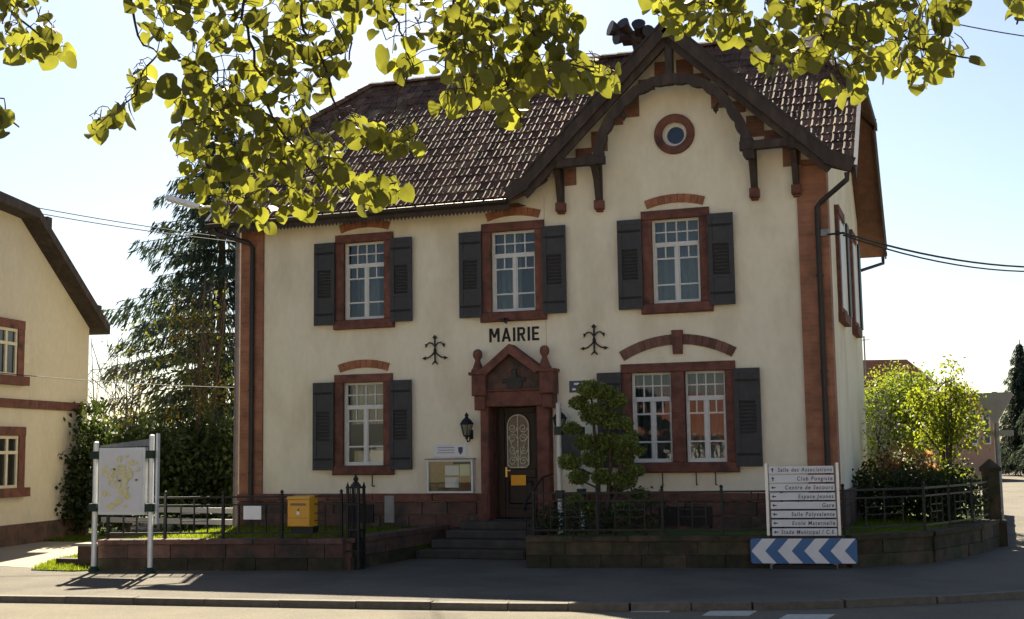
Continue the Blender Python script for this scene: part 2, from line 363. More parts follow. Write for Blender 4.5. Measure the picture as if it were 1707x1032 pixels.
# front wall with openings
wins = [dict(x0=-12.05, x1=-10.765, z0=UB, z1=UT), dict(x0=-12.07, x1=-10.79, z0=LB, z1=LT), dict(x0=-8.83, x1=-7.54, z0=UB, z1=UT),
        dict(x0=-5.60, x1=-4.32, z0=UB, z1=UT)]
JW, LH, SH = .19, .17, .19
holes = []
for q in wins: holes.append([(q['x0'] + JW, q['z0'] + SH), (q['x1'] - JW, q['z0'] + SH), (q['x1'] - JW, q['z1'] - LH), (q['x0'] + JW, q['z1'] - LH)])
DX0, DX1, DX2, DX3 = -6.06, -5.12, -4.87, -3.93
for a, b in ((DX0 + JW, DX1), (DX2, DX3 - JW)): holes.append([(a, LB + SH), (b, LB + SH), (b, LT - LH), (a, LT - LH)])
dA, dB = PY(818, 678).x, PY(901, 678).x; dT = PY(860, 678).z; FLOOR = .27
holes.append([(dA, FLOOR), (dB, FLOOR), (dB, dT), (dA, dT)])
rc = PY(1124.5, 224); RR = .235
holes.append([(rc.x + RR * math.cos(k * math.pi / 12), rc.z + RR * math.sin(k * math.pi / 12)) for k in range(24)])
zl = gablez(-7.9) - .12
outer = [(XL, -.35), (XR, -.35), (XR, gablez(XR) - .13), (GX, GAZ - .16), (-7.86, gablez(-7.86) - .14), (-7.86, 6.70), (XL, 6.70)]
fill_holes('front_wall', outer, holes, 0, 'plaster', H)
# side and back walls (right one with gable top, clipped by the half hip)
def sidewall(x, nm):
    top = [(0, 6.7), (1.95, 8.52), (5.29, 8.52), (YB, 6.75)]
    b = MB(); poly = [(0.0, -.35)] + [(YB, -.35)] + top[::-1]
    y0 = [(x, q[0], q[1]) for q in poly]; b.add(y0, [tuple(range(len(poly)))] if x > -8 else [tuple(range(len(poly)))[::-1]])
    return b.build(nm, 'plaster', H)
sidewall(XR, 'side_wall'); sidewall(XL, 'side_wall')
MB().add([(XL, YB, -.35), (XR, YB, -.35), (XR, YB, 6.75), (XL, YB, 6.75)], [(0, 1, 2, 3)]).build('back_wall', 'plaster', H)
MB().box(XL + .05, XR - .05, 2.4, 2.5, -.3, 8.9).build('inner_wall', 'interior', H)
MB().box(XL + .05, XR - .05, .3, 2.38, 3.45, 3.6).build('floor_slab', 'interior', H)
MB().box(XL + .05, XR - .05, .3, 2.38, 6.3, 6.4).build('ceiling', 'interior', H)
# pilasters of brick at the corners
MB().box(XL - .03, XL + .5, -.06, .3, -.3, 6.56).build('pilaster', 'pilaster', H)
MB().box(XR - .5, XR + .03, -.06, .3, -.3, 6.62).build('pilaster', 'pilaster', H)
# plinth stones
PT = .76
def plinth(x0, x1):
    for row, (z0, z1) in enumerate(((-.2, .09), (.1, .345), (.355, .60), (.612, PT))):
        x = x0 - random.uniform(0, .3)
        while x < x1:
            ln = random.uniform(.45, .8) if row < 3 else random.uniform(.9, 1.3)
            a, b = max(x, x0), min(x + ln - .012, x1)
            if b - a > .05:
                y = -.085 - random.uniform(0, .02) if row < 3 else -.115
                MB().cbox(a, b, y, -.002, z0, z1, .012).build('stone' if row < 3 else 'plinth_cap', 'sandd' if row < 3 else 'sand', H)
            x += ln
plinth(XL - .05, dA - .2); plinth(dB + .2, XR + .06)
y = .3
while y < YB - .1:
    ln = random.uniform(.6, 1.0); y1 = min(y + ln - .012, YB)
    for z0, z1 in ((-.2, .16), (.17, .50), (.51, PT)): MB().box(XR + .002, XR + .09 + random.uniform(0, .015), y, y1, z0, z1).build('stone', 'sandd', H)
    y += ln
for u in (1120, 1165): 
    p = PY(u, 862, -.12); MB().box(p.x - .24, p.x + .24, -.13, -.1, .18, .52).build('cellar_vent', 'black', H)
p = PY(600, 862, -.12); MB().box(p.x - .3, p.x + .3, -.13, -.1, .2, .55).build('cellar_vent', 'black', H)
p = PY(650, 850, -.12); MB().box(p.x - .1, p.x + .1, -.16, -.1, .2, .72).build('meter_cabinet', 'concrete', H)
# windows
def casement(parent, x0, x1, z0, z1, y=.11):
    """white frame with 4x2 transom panes above two casements; panes are separate"""
    f = MB(); W = x1 - x0; Hh = z1 - z0; fw = .04
    def B(a, b, c, d, yy0=-.03, yy1=.03): f.box(a, b, y + yy0, y + yy1, c, d)
    B(x0, x0 + fw, z0, z1); B(x1 - fw, x1, z0, z1); B(x0 + fw, x1 - fw, z1 - fw, z1); B(x0 + fw, x1 - fw, z0, z0 + .07, -.04)
    zt = z0 + Hh * .70; B(x0 + fw, x1 - fw, zt - .035, zt + .05, -.045)
    xm = (x0 + x1) / 2; B(xm - .028, xm + .028, z0 + .07, zt - .035, -.04)
    panes = []
    bx = .012
    xs = [x0 + fw + (W - 2 * fw) * k / 4 for k in range(5)]; ztm = (zt + .05 + z1 - fw) / 2
    for k in (1, 2, 3): B(xs[k] - bx, xs[k] + bx, zt + .05, z1 - fw, -.018, .018)
    B(x0 + fw, x1 - fw, ztm - bx, ztm + bx, -.0165, .0165)
    for k in range(4):
        for a, b in ((zt + .05, ztm), (ztm, z1 - fw)): panes.append((xs[k] + (bx if k else 0), xs[k + 1] - (bx if k < 3 else 0), a + .0, b))
    for a, b in ((x0 + fw, xm - .028), (xm + .028, x1 - fw)):
        sf = .024; B(a, a + sf, z0 + .07, zt - .035, -.022, .022); B(b - sf, b, z0 + .07, zt - .035, -.022, .022)
        a += sf; b -= sf; zb = z0 + .07; ztop = zt - .035; hh = ztop - zb
        z_s = zb + hh * .78; z_l = zb + hh * .29
        B(a, b, z_s - .015, z_s + .015, -.018, .018); B(a, b, z_l - .015, z_l + .015, -.018, .018)
        m = (a + b) / 2; B(m - bx, m + bx, z_s + .015, ztop, -.0165, .0165)
        panes += [(a, m - bx, z_s + .015, ztop), (m + bx, b, z_s + .015, ztop), (a, b, z_l + .015, z_s - .015), (a, b, zb, z_l - .015)]
    f.build('window_frame', 'white', parent)
    for a, b, c, d in panes:
        MB().add([(a, y, c), (b, y, c), (b, y, d), (a, y, d)], [(0, 1, 2, 3)]).build('pane', 'glass', parent)
def surround(x0, x1, z0, z1, mid=None):
    s = MB()
    s.cbox(x0 - .005, x1 + .005, -.075, .02, z1 - LH, z1, .012)
    s.cbox(x0 - .03, x1 + .03, -.115, .02, z0, z0 + SH, .02)
    s.cbox(x0, x0 + JW, -.065, .02, z0 + SH, z1 - LH, .01); s.cbox(x1 - JW, x1, -.065, .02, z0 + SH, z1 - LH, .01)
    if mid: s.cbox(mid[0], mid[1], -.062, .2, z0 + SH, z1 - LH, .01)
    return s.build('window', 'sand', H)
def shutter(x0, x1, z0, z1):
    s = MB(); st = .085; y0, y1 = -.135, -.09
    lz0, lz1 = z0 + (z1 - z0) * .33, z0 + (z1 - z0) * .67
    s.box(x0, x0 + st, y0, y1, z0, z1); s.box(x1 - st, x1, y0, y1, z0, z1)
    s.box(x0 + st, x1 - st, y0, y1, z1 - .09, z1); s.box(x0 + st, x1 - st, y0, y1, z0, z0 + .09)
    s.box(x0 + st, x1 - st, y0, y1, lz0 - .05, lz0); s.box(x0 + st, x1 - st, y0, y1, lz1, lz1 + .05)
    s.box(x0 + st, x1 - st, y0 + .012, y1, z0 + .09, lz0 - .05); s.box(x0 + st, x1 - st, y0 + .012, y1, lz1 + .05, z1 - .09)
    s.box(x0 + st, x1 - st, y1 - .006, y1, lz0, lz1)
    o = s.build('shutter', 'shutter', H)
    l = MB(); n = 9
    for k in range(n):
        z = lz0 + (k + .5) * (lz1 - lz0) / n
        l.obox(((x0 + x1) / 2, -.116, z), Vector((1, 0, 0)), Vector((0, .8, .6)), Vector((0, -.6, .8)), (x1 - x0) / 2 - st, .021, .004)
    tag(l.build('louvres', 'shutter', o), kind='stuff')
    for z in (z0 + .22, z1 - .22): MB().box(x0 + .02, x1 - .02, y0 - .006, y0, z - .02, z + .02).build('hinge_strap', 'black', o)
def brick_arch(x0, x1, zs, rise, th, n, m, y=-.03):
    W = (x1 - x0) / 2; xc = (x0 + x1) / 2; Rd = (W * W + rise * rise) / (2 * rise); zc = zs + rise - Rd; al = math.asin(W / Rd)
    root = None
    for k in range(n):
        a0 = -al + 2 * al * k / n + .004 / Rd; a1 = -al + 2 * al * (k + 1) / n - .004 / Rd
        poly = [(xc + r * math.sin(a), zc + r * math.cos(a)) for r, a in ((Rd, a0), (Rd, a1), (Rd + th, a1), (Rd + th, a0))]
        b = MB().prism(poly, y - random.uniform(0, .008), .01)
        if root is None: root = MB().prism([(xc + r * math.sin(a), zc + r * math.cos(a)) for r, a in [(Rd + .004, -al + 2 * al * i / n) for i in range(n + 1)] + [(Rd + th - .004, al - 2 * al * i / n) for i in range(n + 1)]], y + .012, .005).build('window_arch', 'concrete', H)
        b.build('brick', m, root)
for i, q in enumerate(wins):
    wo = surround(q['x0'], q['x1'], q['z0'], q['z1']); casement(wo, q['x0'] + JW, q['x1'] - JW, q['z0'] + SH, q['z1'] - LH)
    zt = q['z1'] - LH + .02; zb = q['z0'] + .10
    shutter(q['x0'] - .455, q['x0'] + .015, zb, zt); shutter(q['x1'] - .015, q['x1'] + .455, zb, zt)
    xc = (q['x0'] + q['x1']) / 2; brick_arch(xc - .53, xc + .53, q['z1'] + .05, .085, .16, 9, 'brick')
wo = surround(DX0, DX3, LB, LT, (DX1, DX2)); casement(wo, DX0 + JW, DX1, LB + SH, LT - LH); casement(wo, DX2, DX3 - JW, LB + SH, LT - LH)
shutter(DX0 - .455, DX0 + .015, LB + .1, LT - LH + .02); shutter(DX3 - .015, DX3 + .455, LB + .1, LT - LH + .02)
a = PY(1039, 600); b = PY(1222, 597); brick_arch(a.x + .02, b.x - .02, a.z - .02, .27, .19, 18, 'brickd')
ks = [PY(1121, 551), PY(1138, 551), PY(1138, 590), PY(1121, 591)]
kx0, kx1, kz0, kz1 = ks[0].x, ks[1].x, ks[2].z, ks[0].z
MB().prism([(kx0 + .01, kz0), (kx1 - .01, kz0), (kx1 + .01, kz1), (kx0 - .01, kz1)], -.07, .01).build('keystone', 'sand', H)
# round gable window
MB().lathe((rc.x, -.05, rc.z), [(.235, .05), (.235, 0), (.255, -.012), (.375, -.012), (.385, 0), (.385, .05)], 40, 'y', False).build('round_window', 'sand', H, True)
rw = bpy.data.objects['round_window']
f = MB(); n = 32
for k in range(n):
    a0, a1 = 2 * math.pi * k / n, 2 * math.pi * (k + 1) / n
    f.add([(rc.x + r * math.cos(t), y, rc.z + r * math.sin(t)) for y in (.09, .13) for r, t in ((.165, a0), (.24, a0), (.24, a1), (.165, a1))], [(0, 1, 2, 3), (0, 3, 7, 4)])
f.build('window_frame', 'white', rw)
MB().add([(rc.x + .17 * math.cos(2 * math.pi * k / 24), .12, rc.z + .17 * math.sin(2 * math.pi * k / 24)) for k in range(24)], [tuple(range(24))]).build('pane', 'glass', rw)
# flower-box brackets below lower windows
for xx in (PY(597, 800).x, PY(625, 800).x, PY(1107, 800).x, PY(1163, 795).x, PY(1195, 795).x):
    MB().bar((xx, -.12, LB), (xx, -.12, LB - .22), .02, .02).bar((xx, -.12, LB - .22), (xx, -.02, LB - .22), .02, .02).build('box_bracket', 'zinc', H)
# eave-side gutters, roof deck, tiles
OX0, OX1 = XL - .55, XR + .55
HZ = 8.62; HY0 = EY + (HZ - EZ) / SL; HY1 = 2 * RY - HY0; RX0, RX1 = XL + 1.25, XR - 1.15
roof = None
front = [(OX0, EY), (GX - 3.16, EY), (GX - 2.85, EY + .18), (GX, EY + (GAZ - EZ) / SL), (GX + 2.85, EY + .18), (OX1, EY), (OX1, HY0), (RX1, RY), (RX0, RY), (OX0, HY0)]
def deck(poly, zf, name, m, flip=False, th=.10, parent=H):
    bm = bmesh.new(); vs = [bm.verts.new((x, y, zf(x, y))) for x, y in poly]; ed = [bm.edges.new((vs[i], vs[(i + 1) % len(vs)])) for i in range(len(vs))]
    bmesh.ops.triangle_fill(bm, use_beauty=True, edges=ed)
    for f_ in bm.faces:
        if f_.normal.z < 0: f_.normal_flip()
    g = bmesh.ops.extrude_face_region(bm, geom=list(bm.faces))
    for v in [q for q in g['geom'] if isinstance(q, bmesh.types.BMVert)]: v.co.z -= th
    bmesh.ops.recalc_face_normals(bm, faces=list(bm.faces))
    me = bpy.data.meshes.new(name); bm.to_mesh(me); bm.free(); me.materials.append(M[m])
    o = bpy.data.objects.new(name, me); COL.objects.link(o)
    if parent: o.parent = parent; o.matrix_parent_inverse = pinv(parent)
    return o
roof = deck(front, lambda x, y: mainz(y), 'roof', 'soffit')
BY = 8.05
deck([(OX0, HY1), (RX0, RY), (RX1, RY), (OX1, HY1), (OX1, BY), (OX0, BY)], lambda x, y: RZ - (y - RY) * SL, 'back_roof', 'soffit')
for xo, xr in ((OX0 - .08, RX0), (OX1 + .08, RX1)):
    deck([(xo, HY0 - .12), (xr, RY), (xo, HY1 + .12)], lambda x, y: HZ + .02 + (RZ - HZ) * (x - xo) / (xr - xo), 'half_hip', 'tile')
deck([(GX, -.62), (GX, 2.75), (GX - 2.85, 0.0), (GX - 2.85, -.62)], lambda x, y: gablez(x), 'gable_roof', 'soffit')
deck([(GX, -.62), (GX, 2.75), (GX + 2.85, 0.0), (GX + 2.85, -.62)], lambda x, y: gablez(x), 'gable_roof', 'soffit')
deck([(GX - 2.85, -.62), (GX - 2.85, -.1), (GX - 3.2, -.4), (GX - 3.2, -.62)], lambda x, y: gablez(x), 'gable_roof', 'soffit')
deck([(GX + 2.85, -.62), (GX + 2.85, 0), (OX1, -.4), (OX1, -.62)], lambda x, y: gablez(x), 'gable_roof', 'soffit')
# roof tiles: shared mesh per tile, the nearest 300 as objects, the rest joined
TW, TL, EXPO = .205, .39, .318
def tileverts():
    prof = [(0, .004), (.018, .030), (.045, .034), (.062, .012), (.10, .006), (.125, .022), (.150, .022), (.172, .006), (.212, .004)]
    vs = []
    for (x, h) in prof: vs.append((x, 0, h - .022 + .022))
    for (x, h) in prof: vs.append((x, 0, h + .022))
    for (x, h) in prof: vs.append((x, TL, h * .8))
    n = len(prof); fs = []
    for i in range(n - 1):
        fs.append((n + i, n + i + 1, 2 * n + i + 1, 2 * n + i)); fs.append((i, i + 1, n + i + 1, n + i))
    return vs, fs
tv, tf = tileverts()
tme = MB().add(tv, tf).mesh('tile', 'tile')
cosS = 1 / math.sqrt(1 + SL * SL); sinS = SL * cosS
vdir = Vector((0, cosS, sinS)); ndir = Vector((0, -sinS, cosS))
tiles = []
slen = (RY - EY) / cosS
j = 0
while j * EXPO < slen - .02:
    s = j * EXPO - .03; y = EY + s * cosS; i = 0
    x = OX0 + .02
    while x < OX1 - .02:
        cx, cy = x + TW / 2, y + .5 * EXPO * cosS
        if inpoly(cx, max(cy, EY + .01), front) and inpoly(cx + (.05 if cx < GX else -.05), max(cy, EY + .01) , front):
            jit = random.uniform(-.004, .004)
            o = Vector((x + random.uniform(-.003, .003), y, mainz(y))) + ndir * (.008 + random.uniform(0, .005))
            rot = Matrix(((1, 0, 0), (0, vdir.y, ndir.y), (0, vdir.z, ndir.z))).to_4x4()
            tiles.append((( o - CAM).length, Matrix.Translation(o) @ rot @ Matrix.Rotation(random.uniform(-.028, .028), 4, 'X') @ Matrix.Rotation(random.uniform(-.02, .02), 4, 'Z')))
        x += TW
    j += 1
tiles.sort(key=lambda q: q[0])
for d, mw in tiles[:298]: inst('tile', tme, roof, mw)
b = MB()
for d, mw in tiles[298:]: b.add([mw @ Vector(v) for v in tv], tf)
tag(b.build('tile_field', 'tile', roof), kind='stuff')
# tiles of the gable slopes and the back slope, joined
def tilefield(parent, o0, udir, vdir_, ulen, vlen, test, name='tile_field'):
    b = MB(); nd = udir.cross(vdir_); n = 0
    rot = Matrix((udir, vdir_, nd)).transposed().to_4x4(); j = 0
    while j * EXPO < vlen - .05:
        i = 0
        while i * TW < ulen - .05:
            c = o0 + udir * (i + .5) * TW + vdir_ * (j + .5) * EXPO
            if test(c):
                mw = Matrix.Translation(o0 + udir * i * TW + vdir_ * (j * EXPO - .02) + nd * .01) @ rot; b.add([mw @ Vector(v) for v in tv], tf)
            i += 1
        j += 1
    return tag(b.build(name, 'tile', parent), kind='stuff')
gs = .955; gc = 1 / math.sqrt(1 + gs * gs)
tilefield(roof, Vector((GX - 2.85, 3.0, gablez(GX - 2.85))), Vector((0, -1, 0)), Vector((gc, 0, gs * gc)), 3.6, 2.85 / gc, lambda c: c.z > mainz(c.y) - .02 and c.y > -.6)
tilefield(roof, Vector((GX + 2.85, -.6, gablez(GX + 2.85))), Vector((0, 1, 0)), Vector((-gc, 0, gs * gc)), 3.6, 2.85 / gc, lambda c: c.z > mainz(c.y) - .02)
tilefield(roof, Vector((OX1, BY, RZ - (BY - RY) * SL)), Vector((-1, 0, 0)), Vector((0, -cosS, sinS)), OX1 - OX0, (BY - RY) / cosS, lambda c: inpoly(c.x, c.y, [(OX0, HY1), (RX0, RY), (RX1, RY), (OX1, HY1), (OX1, BY + .1), (OX0, BY + .1)]))
# ridge and hip tiles
def ridge(a, b, name='ridge_tile', r=.13):
    a = Vector(a); b = Vector(b); n = max(1, round((b - a).length / .36)); d = (b - a).normalized(); sd = d.cross(Vector((0, 0, 1))).normalized(); up = sd.cross(d)
    for k in range(n):
        p0 = a.lerp(b, k / n); p1 = a.lerp(b, (k + 1.08) / n); vs = []
        for p_, rr in ((p0, r * 1.12), (p1, r * .94)):
            for t in range(7):
                an = math.pi * t / 6; vs.append(p_ + sd * rr * math.cos(an) + up * (rr * .85 * math.sin(an) - .02))
        MB().add(vs, [(i, i + 1, i + 8, i + 7) for i in range(6)] + [tuple(range(7))]).build(name, 'tile', roof)
ridge((RX0, RY, RZ + .03), (RX1, RY, RZ + .03)); ridge((GX, -.6, GAZ + .02), (GX, 2.6, GAZ + .02))
ridge((OX0, HY0, HZ + .04), (RX0, RY, RZ + .05), 'hip_tile'); ridge((OX1, HY0, HZ + .04), (RX1, RY, RZ + .05), 'hip_tile')
ridge((OX0, HY1, HZ + .04), (RX0, RY, RZ + .05), 'hip_tile'); ridge((OX1, HY1, HZ + .04), (RX1, RY, RZ + .05), 'hip_tile')
# verge boards of main roof ends
for x, m in ((OX1, 1), (OX0, -1)):
    for (ya, za, yb, zb) in ((EY - .04, EZ - .04, HY0, HZ), (HY1, HZ, BY, RZ - (BY - RY) * SL)):
        MB().bar((x + m * .02, ya, za - .08), (x + m * .02, yb, zb - .08), .035, .24).build('verge_board', 'timber', H)
        MB().bar((x + m * .03, ya, za + .07), (x + m * .03, yb, zb + .07), .07, .03).build('verge_flashing', 'zincl', H)
    MB().bar((x + m * .09, HY0 - .12, HZ - .06), (x + m * .09, HY1 + .12, HZ - .06), .03, .16).build('hip_fascia', 'timber', H)
# gutter and sawtooth valance on the front eave
gz = EZ - .06
def gutter(x0, x1, y, z, nm='gutter'):
    b = MB(); n = 7; vs = []
    for x in (x0, x1):
        for k in range(n): an = math.pi + math.pi * k / (n - 1); vs.append((x, y + .075 * math.cos(an), z + .075 * math.sin(an)))
    b.add(vs, [(i, i + 1, i + n + 1, i + n) for i in range(n - 1)]); b.tube([(x0, y - .075, z), (x1, y - .075, z)], .013, 5)
    return b.build(nm, 'zinc', H)
gutter(OX0, GX - 3.2, EY - .06, gz)
MB().box(OX0, GX - 3.17, EY - .005, EY + .03, gz - .16, gz + .04).build('fascia', 'timber', H)
b = MB(); x = OX0
while x < GX - 3.25: b.prism([(x, gz - .15), (x + .08, gz - .15), (x + .04, gz - .21)], EY + .0, EY + .02); x += .08
b.build('sawtooth_trim', 'timber', H)
MB().add([(OX0, EY, EZ - .12), (GX - 3.0, EY, EZ - .12), (GX - 3.0, .0, EZ - .10), (OX0, .0, EZ - .10)], [(0, 3, 2, 1)]).build('soffit', 'soffit', H)
# gable barge boards (front face y=-.64)
for s in (-1, 1):
    a = Vector((GX, -.645, GAZ - .10)); k = Vector((GX + s * 2.85, -.645, gablez(GX + 2.85) - .10)); e = Vector((GX + s * (3.18 if s < 0 else 3.25), -.645, gablez(GX + 3.2) - .10))
    MB().bar(a, k, .05, .22).build('barge_board', 'timber', H); MB().bar(k + Vector((-s * .06, -.002, .03)), e, .05, .26).build('barge_board', 'timber', H)
    MB().bar(a + Vector((0, .0, .165)), k + Vector((0, .0, .165)), .08, .035).build('barge_cap', 'zinc', H)
    # second board, deeper and lower
    MB().bar(a + Vector((0, .10, -.20)), k + Vector((0, .10, -.20)), .05, .16).build('inner_barge_board', 'timber', H)
# stepped brick edging on the gable wall under the rakes
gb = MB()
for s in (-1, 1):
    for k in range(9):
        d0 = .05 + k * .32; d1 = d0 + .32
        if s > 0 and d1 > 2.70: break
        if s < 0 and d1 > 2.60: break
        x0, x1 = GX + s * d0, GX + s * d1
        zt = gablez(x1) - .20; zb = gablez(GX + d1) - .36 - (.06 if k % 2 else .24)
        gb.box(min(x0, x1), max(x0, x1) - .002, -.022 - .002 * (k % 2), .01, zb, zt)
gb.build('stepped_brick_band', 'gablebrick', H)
# ornamental truss under the gable overhang
yt = -.50
def T(u, v, y=yt): q = PY(u, v, y); return Vector((q.x, y, q.z))
kp = T(1115, 88); MB().cbox(kp.x - .07, kp.x + .07, yt - .07, yt + .07, T(1115, 142).z, T(1115, 62).z, .015).build('king_post', 'timber', H)
arch_px = [(1003, 268), (1005, 248), (1012, 224), (1024, 200), (1042, 178), (1064, 158), (1090, 144), (1118, 138), (1146, 139), (1170, 146), (1192, 160), (1210, 180), (1225, 204), (1235, 226), (1240, 248), (1243, 266)]
ap = [T(*q) for q in arch_px]
ac = Vector((sum(q.x for q in ap) / len(ap), yt, min(q.z for q in ap)))
b = MB(); n = len(ap); vs = []
dense = []
for i in range(n - 1):
    for t in range(3): dense.append(ap[i].lerp(ap[i + 1], t / 3))
dense.append(ap[-1]); nd = len(dense)
for i, q in enumerate(dense):
    rd = (q - ac).normalized(); sc = .035 * abs(math.sin(i * math.pi / 3))
    for r0, yy in ((-.0 - sc, -.06), (.17, -.06), (.17, .06), (-.0 - sc, .06)): vs.append(q + rd * r0 + Vector((0, yy, 0)))
fs = []
for i in range(nd - 1):
    for k in range(4): a = i * 4 + k; c = i * 4 + (k + 1) % 4; fs.append((a, c, c + 4, a + 4))
b.add(vs, fs).build('arched_brace', 'timber', H)
for (u0, v0, u1, v1) in ((905, 276, 1008, 266), (1233, 241, 1338, 238)):
    a, c = T(u0, v0), T(u1, v1); z = (a.z + c.z) / 2
    MB().cbox(a.x, c.x, yt - .07, yt + .07, z - .08, z + .08, .015).build('collar_beam', 'timber', H)
for (u0, v0, u1, v1, inner) in ((929, 262, 934, 338, 0), (990, 266, 998, 334, 1), (1250, 240, 1257, 314, 1), (1327, 236, 1327, 308, 0)):
    a = T(u0, v0); q = PY(u1, v1, -.12)
    top = Vector((q.x, yt + .05, a.z)); bot = Vector((q.x, -.10, q.z)); midp = Vector((q.x, -.22, (a.z * .55 + q.z * .45)))
    b = MB(); b.bar(bot, midp + (midp - bot) * .03, .11, .11, Vector((0, 1, 0))); b.bar(midp, top, .11, .11, Vector((0, 1, 0)))
    b.cbox(q.x - .055, q.x + .055, -.09, -.003, q.z - .05, a.z, .01)
    b.cbox(q.x - .07, q.x + .07, yt - .08, yt + .08, a.z - .12, a.z + .1, .02); b.box(q.x - .05, q.x + .05, yt, -.001, a.z - .07, a.z + .05)
    o = b.build('bracket', 'timber', H)
    MB().cbox(q.x - .085, q.x + .085, -.19, .01, q.z - .17, q.z - .0, .02).cbox(q.x - .06, q.x + .06, -.15, .01, q.z - .21, q.z - .17, .02).build('corbel', 'sand', o)
for (u, v) in ((1040, 190), (1193, 178)):
    a = T(u, v, -.5); s = 1 if u < 1100 else -1
    MB().tube([a + Vector((-.12 * s, 0, .12)), a + Vector((-.02 * s, 0, .03)), a], .018, 6).lathe((a.x, a.y, a.z - .05), [(.01, .06), (.05, .03), (.05, -.02), (.02, -.05), (.005, -.09)], 8).build('pendant', 'timber', H)
# main roof right gable-end purlin brackets (seen edge-on)
for y in (.9, 2.6):
    z = mainz(y) - .18
    MB().box(XR, OX1 - .05, y - .07, y + .07, z - .14, z).build('purlin_end', 'timber', H)
    MB().bar((XR + .03, y, z - .75), (XR + .42, y, z - .1), .09, .09, Vector((0, 1, 0))).build('purlin_strut', 'soffit', H)
# windows of the right-hand side wall, seen edge-on
for (ya, yb, za, zb) in ((1.55, 2.75, 4.1, 6.0), (4.55, 5.6, 4.1, 6.0)):
    o = MB().box(XR, XR + .07, ya, yb, za, zb).box(XR, XR + .13, ya - .05, yb + .05, za - .18, za).box(XR, XR + .09, ya - .02, yb + .02, zb, zb + .17).build('side_window', 'sand', H)
    MB().box(XR + .07, XR + .085, ya + .15, yb - .15, za + .1, zb - .1).build('window_frame', 'white', o)
    for s in ((yb - .02, yb + .42),): MB().box(XR + .09, XR + .13, s[0], s[1], za + .02, zb).build('shutter', 'shutter', o)
# downpipes
p1 = Vector((PY(1362, 345, -.13).x, -.13, PY(1362, 345, -.13).z))
q0 = Vector((OX1 - .12, EY - .02, EZ - .2))
MB().tube([q0 + Vector((0, 0, .12)), q0, p1 + Vector((.10, -.02, .10)), p1, (p1.x, -.13, 2), (p1.x, -.13, -.1)], .048, 10).build('downpipe', 'zinc', H, True)
pl = PY(421, 420, -.13).x
q0 = Vector((OX0 + .15, EY - .06, gz - .08))
MB().tube([q0, q0 + Vector((.05, .02, -.1)), (pl - .1, -.16, 6.0), (pl, -.13, 5.9), (pl, -.13, 2), (pl, -.13, -.1)], .05, 10).build('downpipe', 'zinc', H, True)
for x in (pl, p1.x):
    for z in (1.2, 2.9, 4.6): MB().lathe((x, -.13, z), [(.062, -.02), (.062, .02)], 10).build('pipe_clip', 'zinc', H)
# back eave gutter at right end with its outlet
zb = RZ - (BY - RY) * SL
MB().tube([(OX0, BY + .05, zb - .02), (OX1 + .05, BY + .05, zb - .02)], .06, 8).build('gutter', 'zinc', H)
MB().tube([(OX1 - .05, BY + .03, zb - .06), (OX1 - .05, BY + .02, zb - .25), (XR + .05, YB + .05, zb - .5)], .04, 8).build('downpipe', 'zinc', H, True)
# thin conduit line on facade
cx = PY(908, 400).x; MB().box(cx - .006, cx + .006, -.012, -.001, PY(908, 578).z, 6.5).build('conduit', 'plaster2', H)
# lettering and wall anchors
a, b_ = PY(816, 571), PY(899, 567)
SW = .19
GLY = dict(M=(.86, [[(0, 0), (SW, 0), (SW, 1), (0, 1)], [(.86 - SW, 0), (.86, 0), (.86, 1), (.86 - SW, 1)], [(.02, 1), (.24, 1), (.51, .32), (.35, .32)], [(.84, 1), (.62, 1), (.35, .32), (.51, .32)]]),
 A=(.78, [[(0, 0), (.2, 0), (.47, 1), (.30, 1)], [(.78, 0), (.58, 0), (.31, 1), (.48, 1)], [(.16, .2), (.62, .2), (.58, .36), (.2, .36)]]),
 I=(SW, [[(0, 0), (SW, 0), (SW, 1), (0, 1)]]),
 R=(.68, [[(0, 0), (SW, 0), (SW, 1), (0, 1)], [(SW - .01, .83), (.46, .83), (.46, 1), (SW - .01, 1)], [(SW - .01, .42), (.46, .42), (.46, .58), (SW - .01, .58)], [(.44, .42), (.56, .46), (.64, .58), (.64, .84), (.56, .96), (.44, 1), (.44, .83), (.46, .80), (.46, .62), (.44, .58)], [(.26, .44), (.44, .44), (.68, 0), (.47, 0)]]),
 E=(.58, [[(0, 0), (SW, 0), (SW, 1), (0, 1)], [(SW - .01, .83), (.58, .83), (.58, 1), (SW - .01, 1)], [(SW - .01, .42), (.52, .42), (.52, .58), (SW - .01, .58)], [(SW - .01, 0), (.58, 0), (.58, .17), (SW - .01, .17)]]))
tot = sum(GLY[c][0] for c in 'MAIRIE') + 5 * .17; sx_ = (b_.x - a.x) / tot; hh = PY(818, 548).z - a.z; xx = a.x
for c in 'MAIRIE':
    lt = MB()
    for k, poly in enumerate(GLY[c][1]): lt.prism([(xx + px_ * sx_, (a.z + b_.z) / 2 + pz_ * hh) for px_, pz_ in poly], -.012 - .0006 * k, -.001)
    lt.build('letter', 'black', H); xx += (GLY[c][0] + .17) * sx_
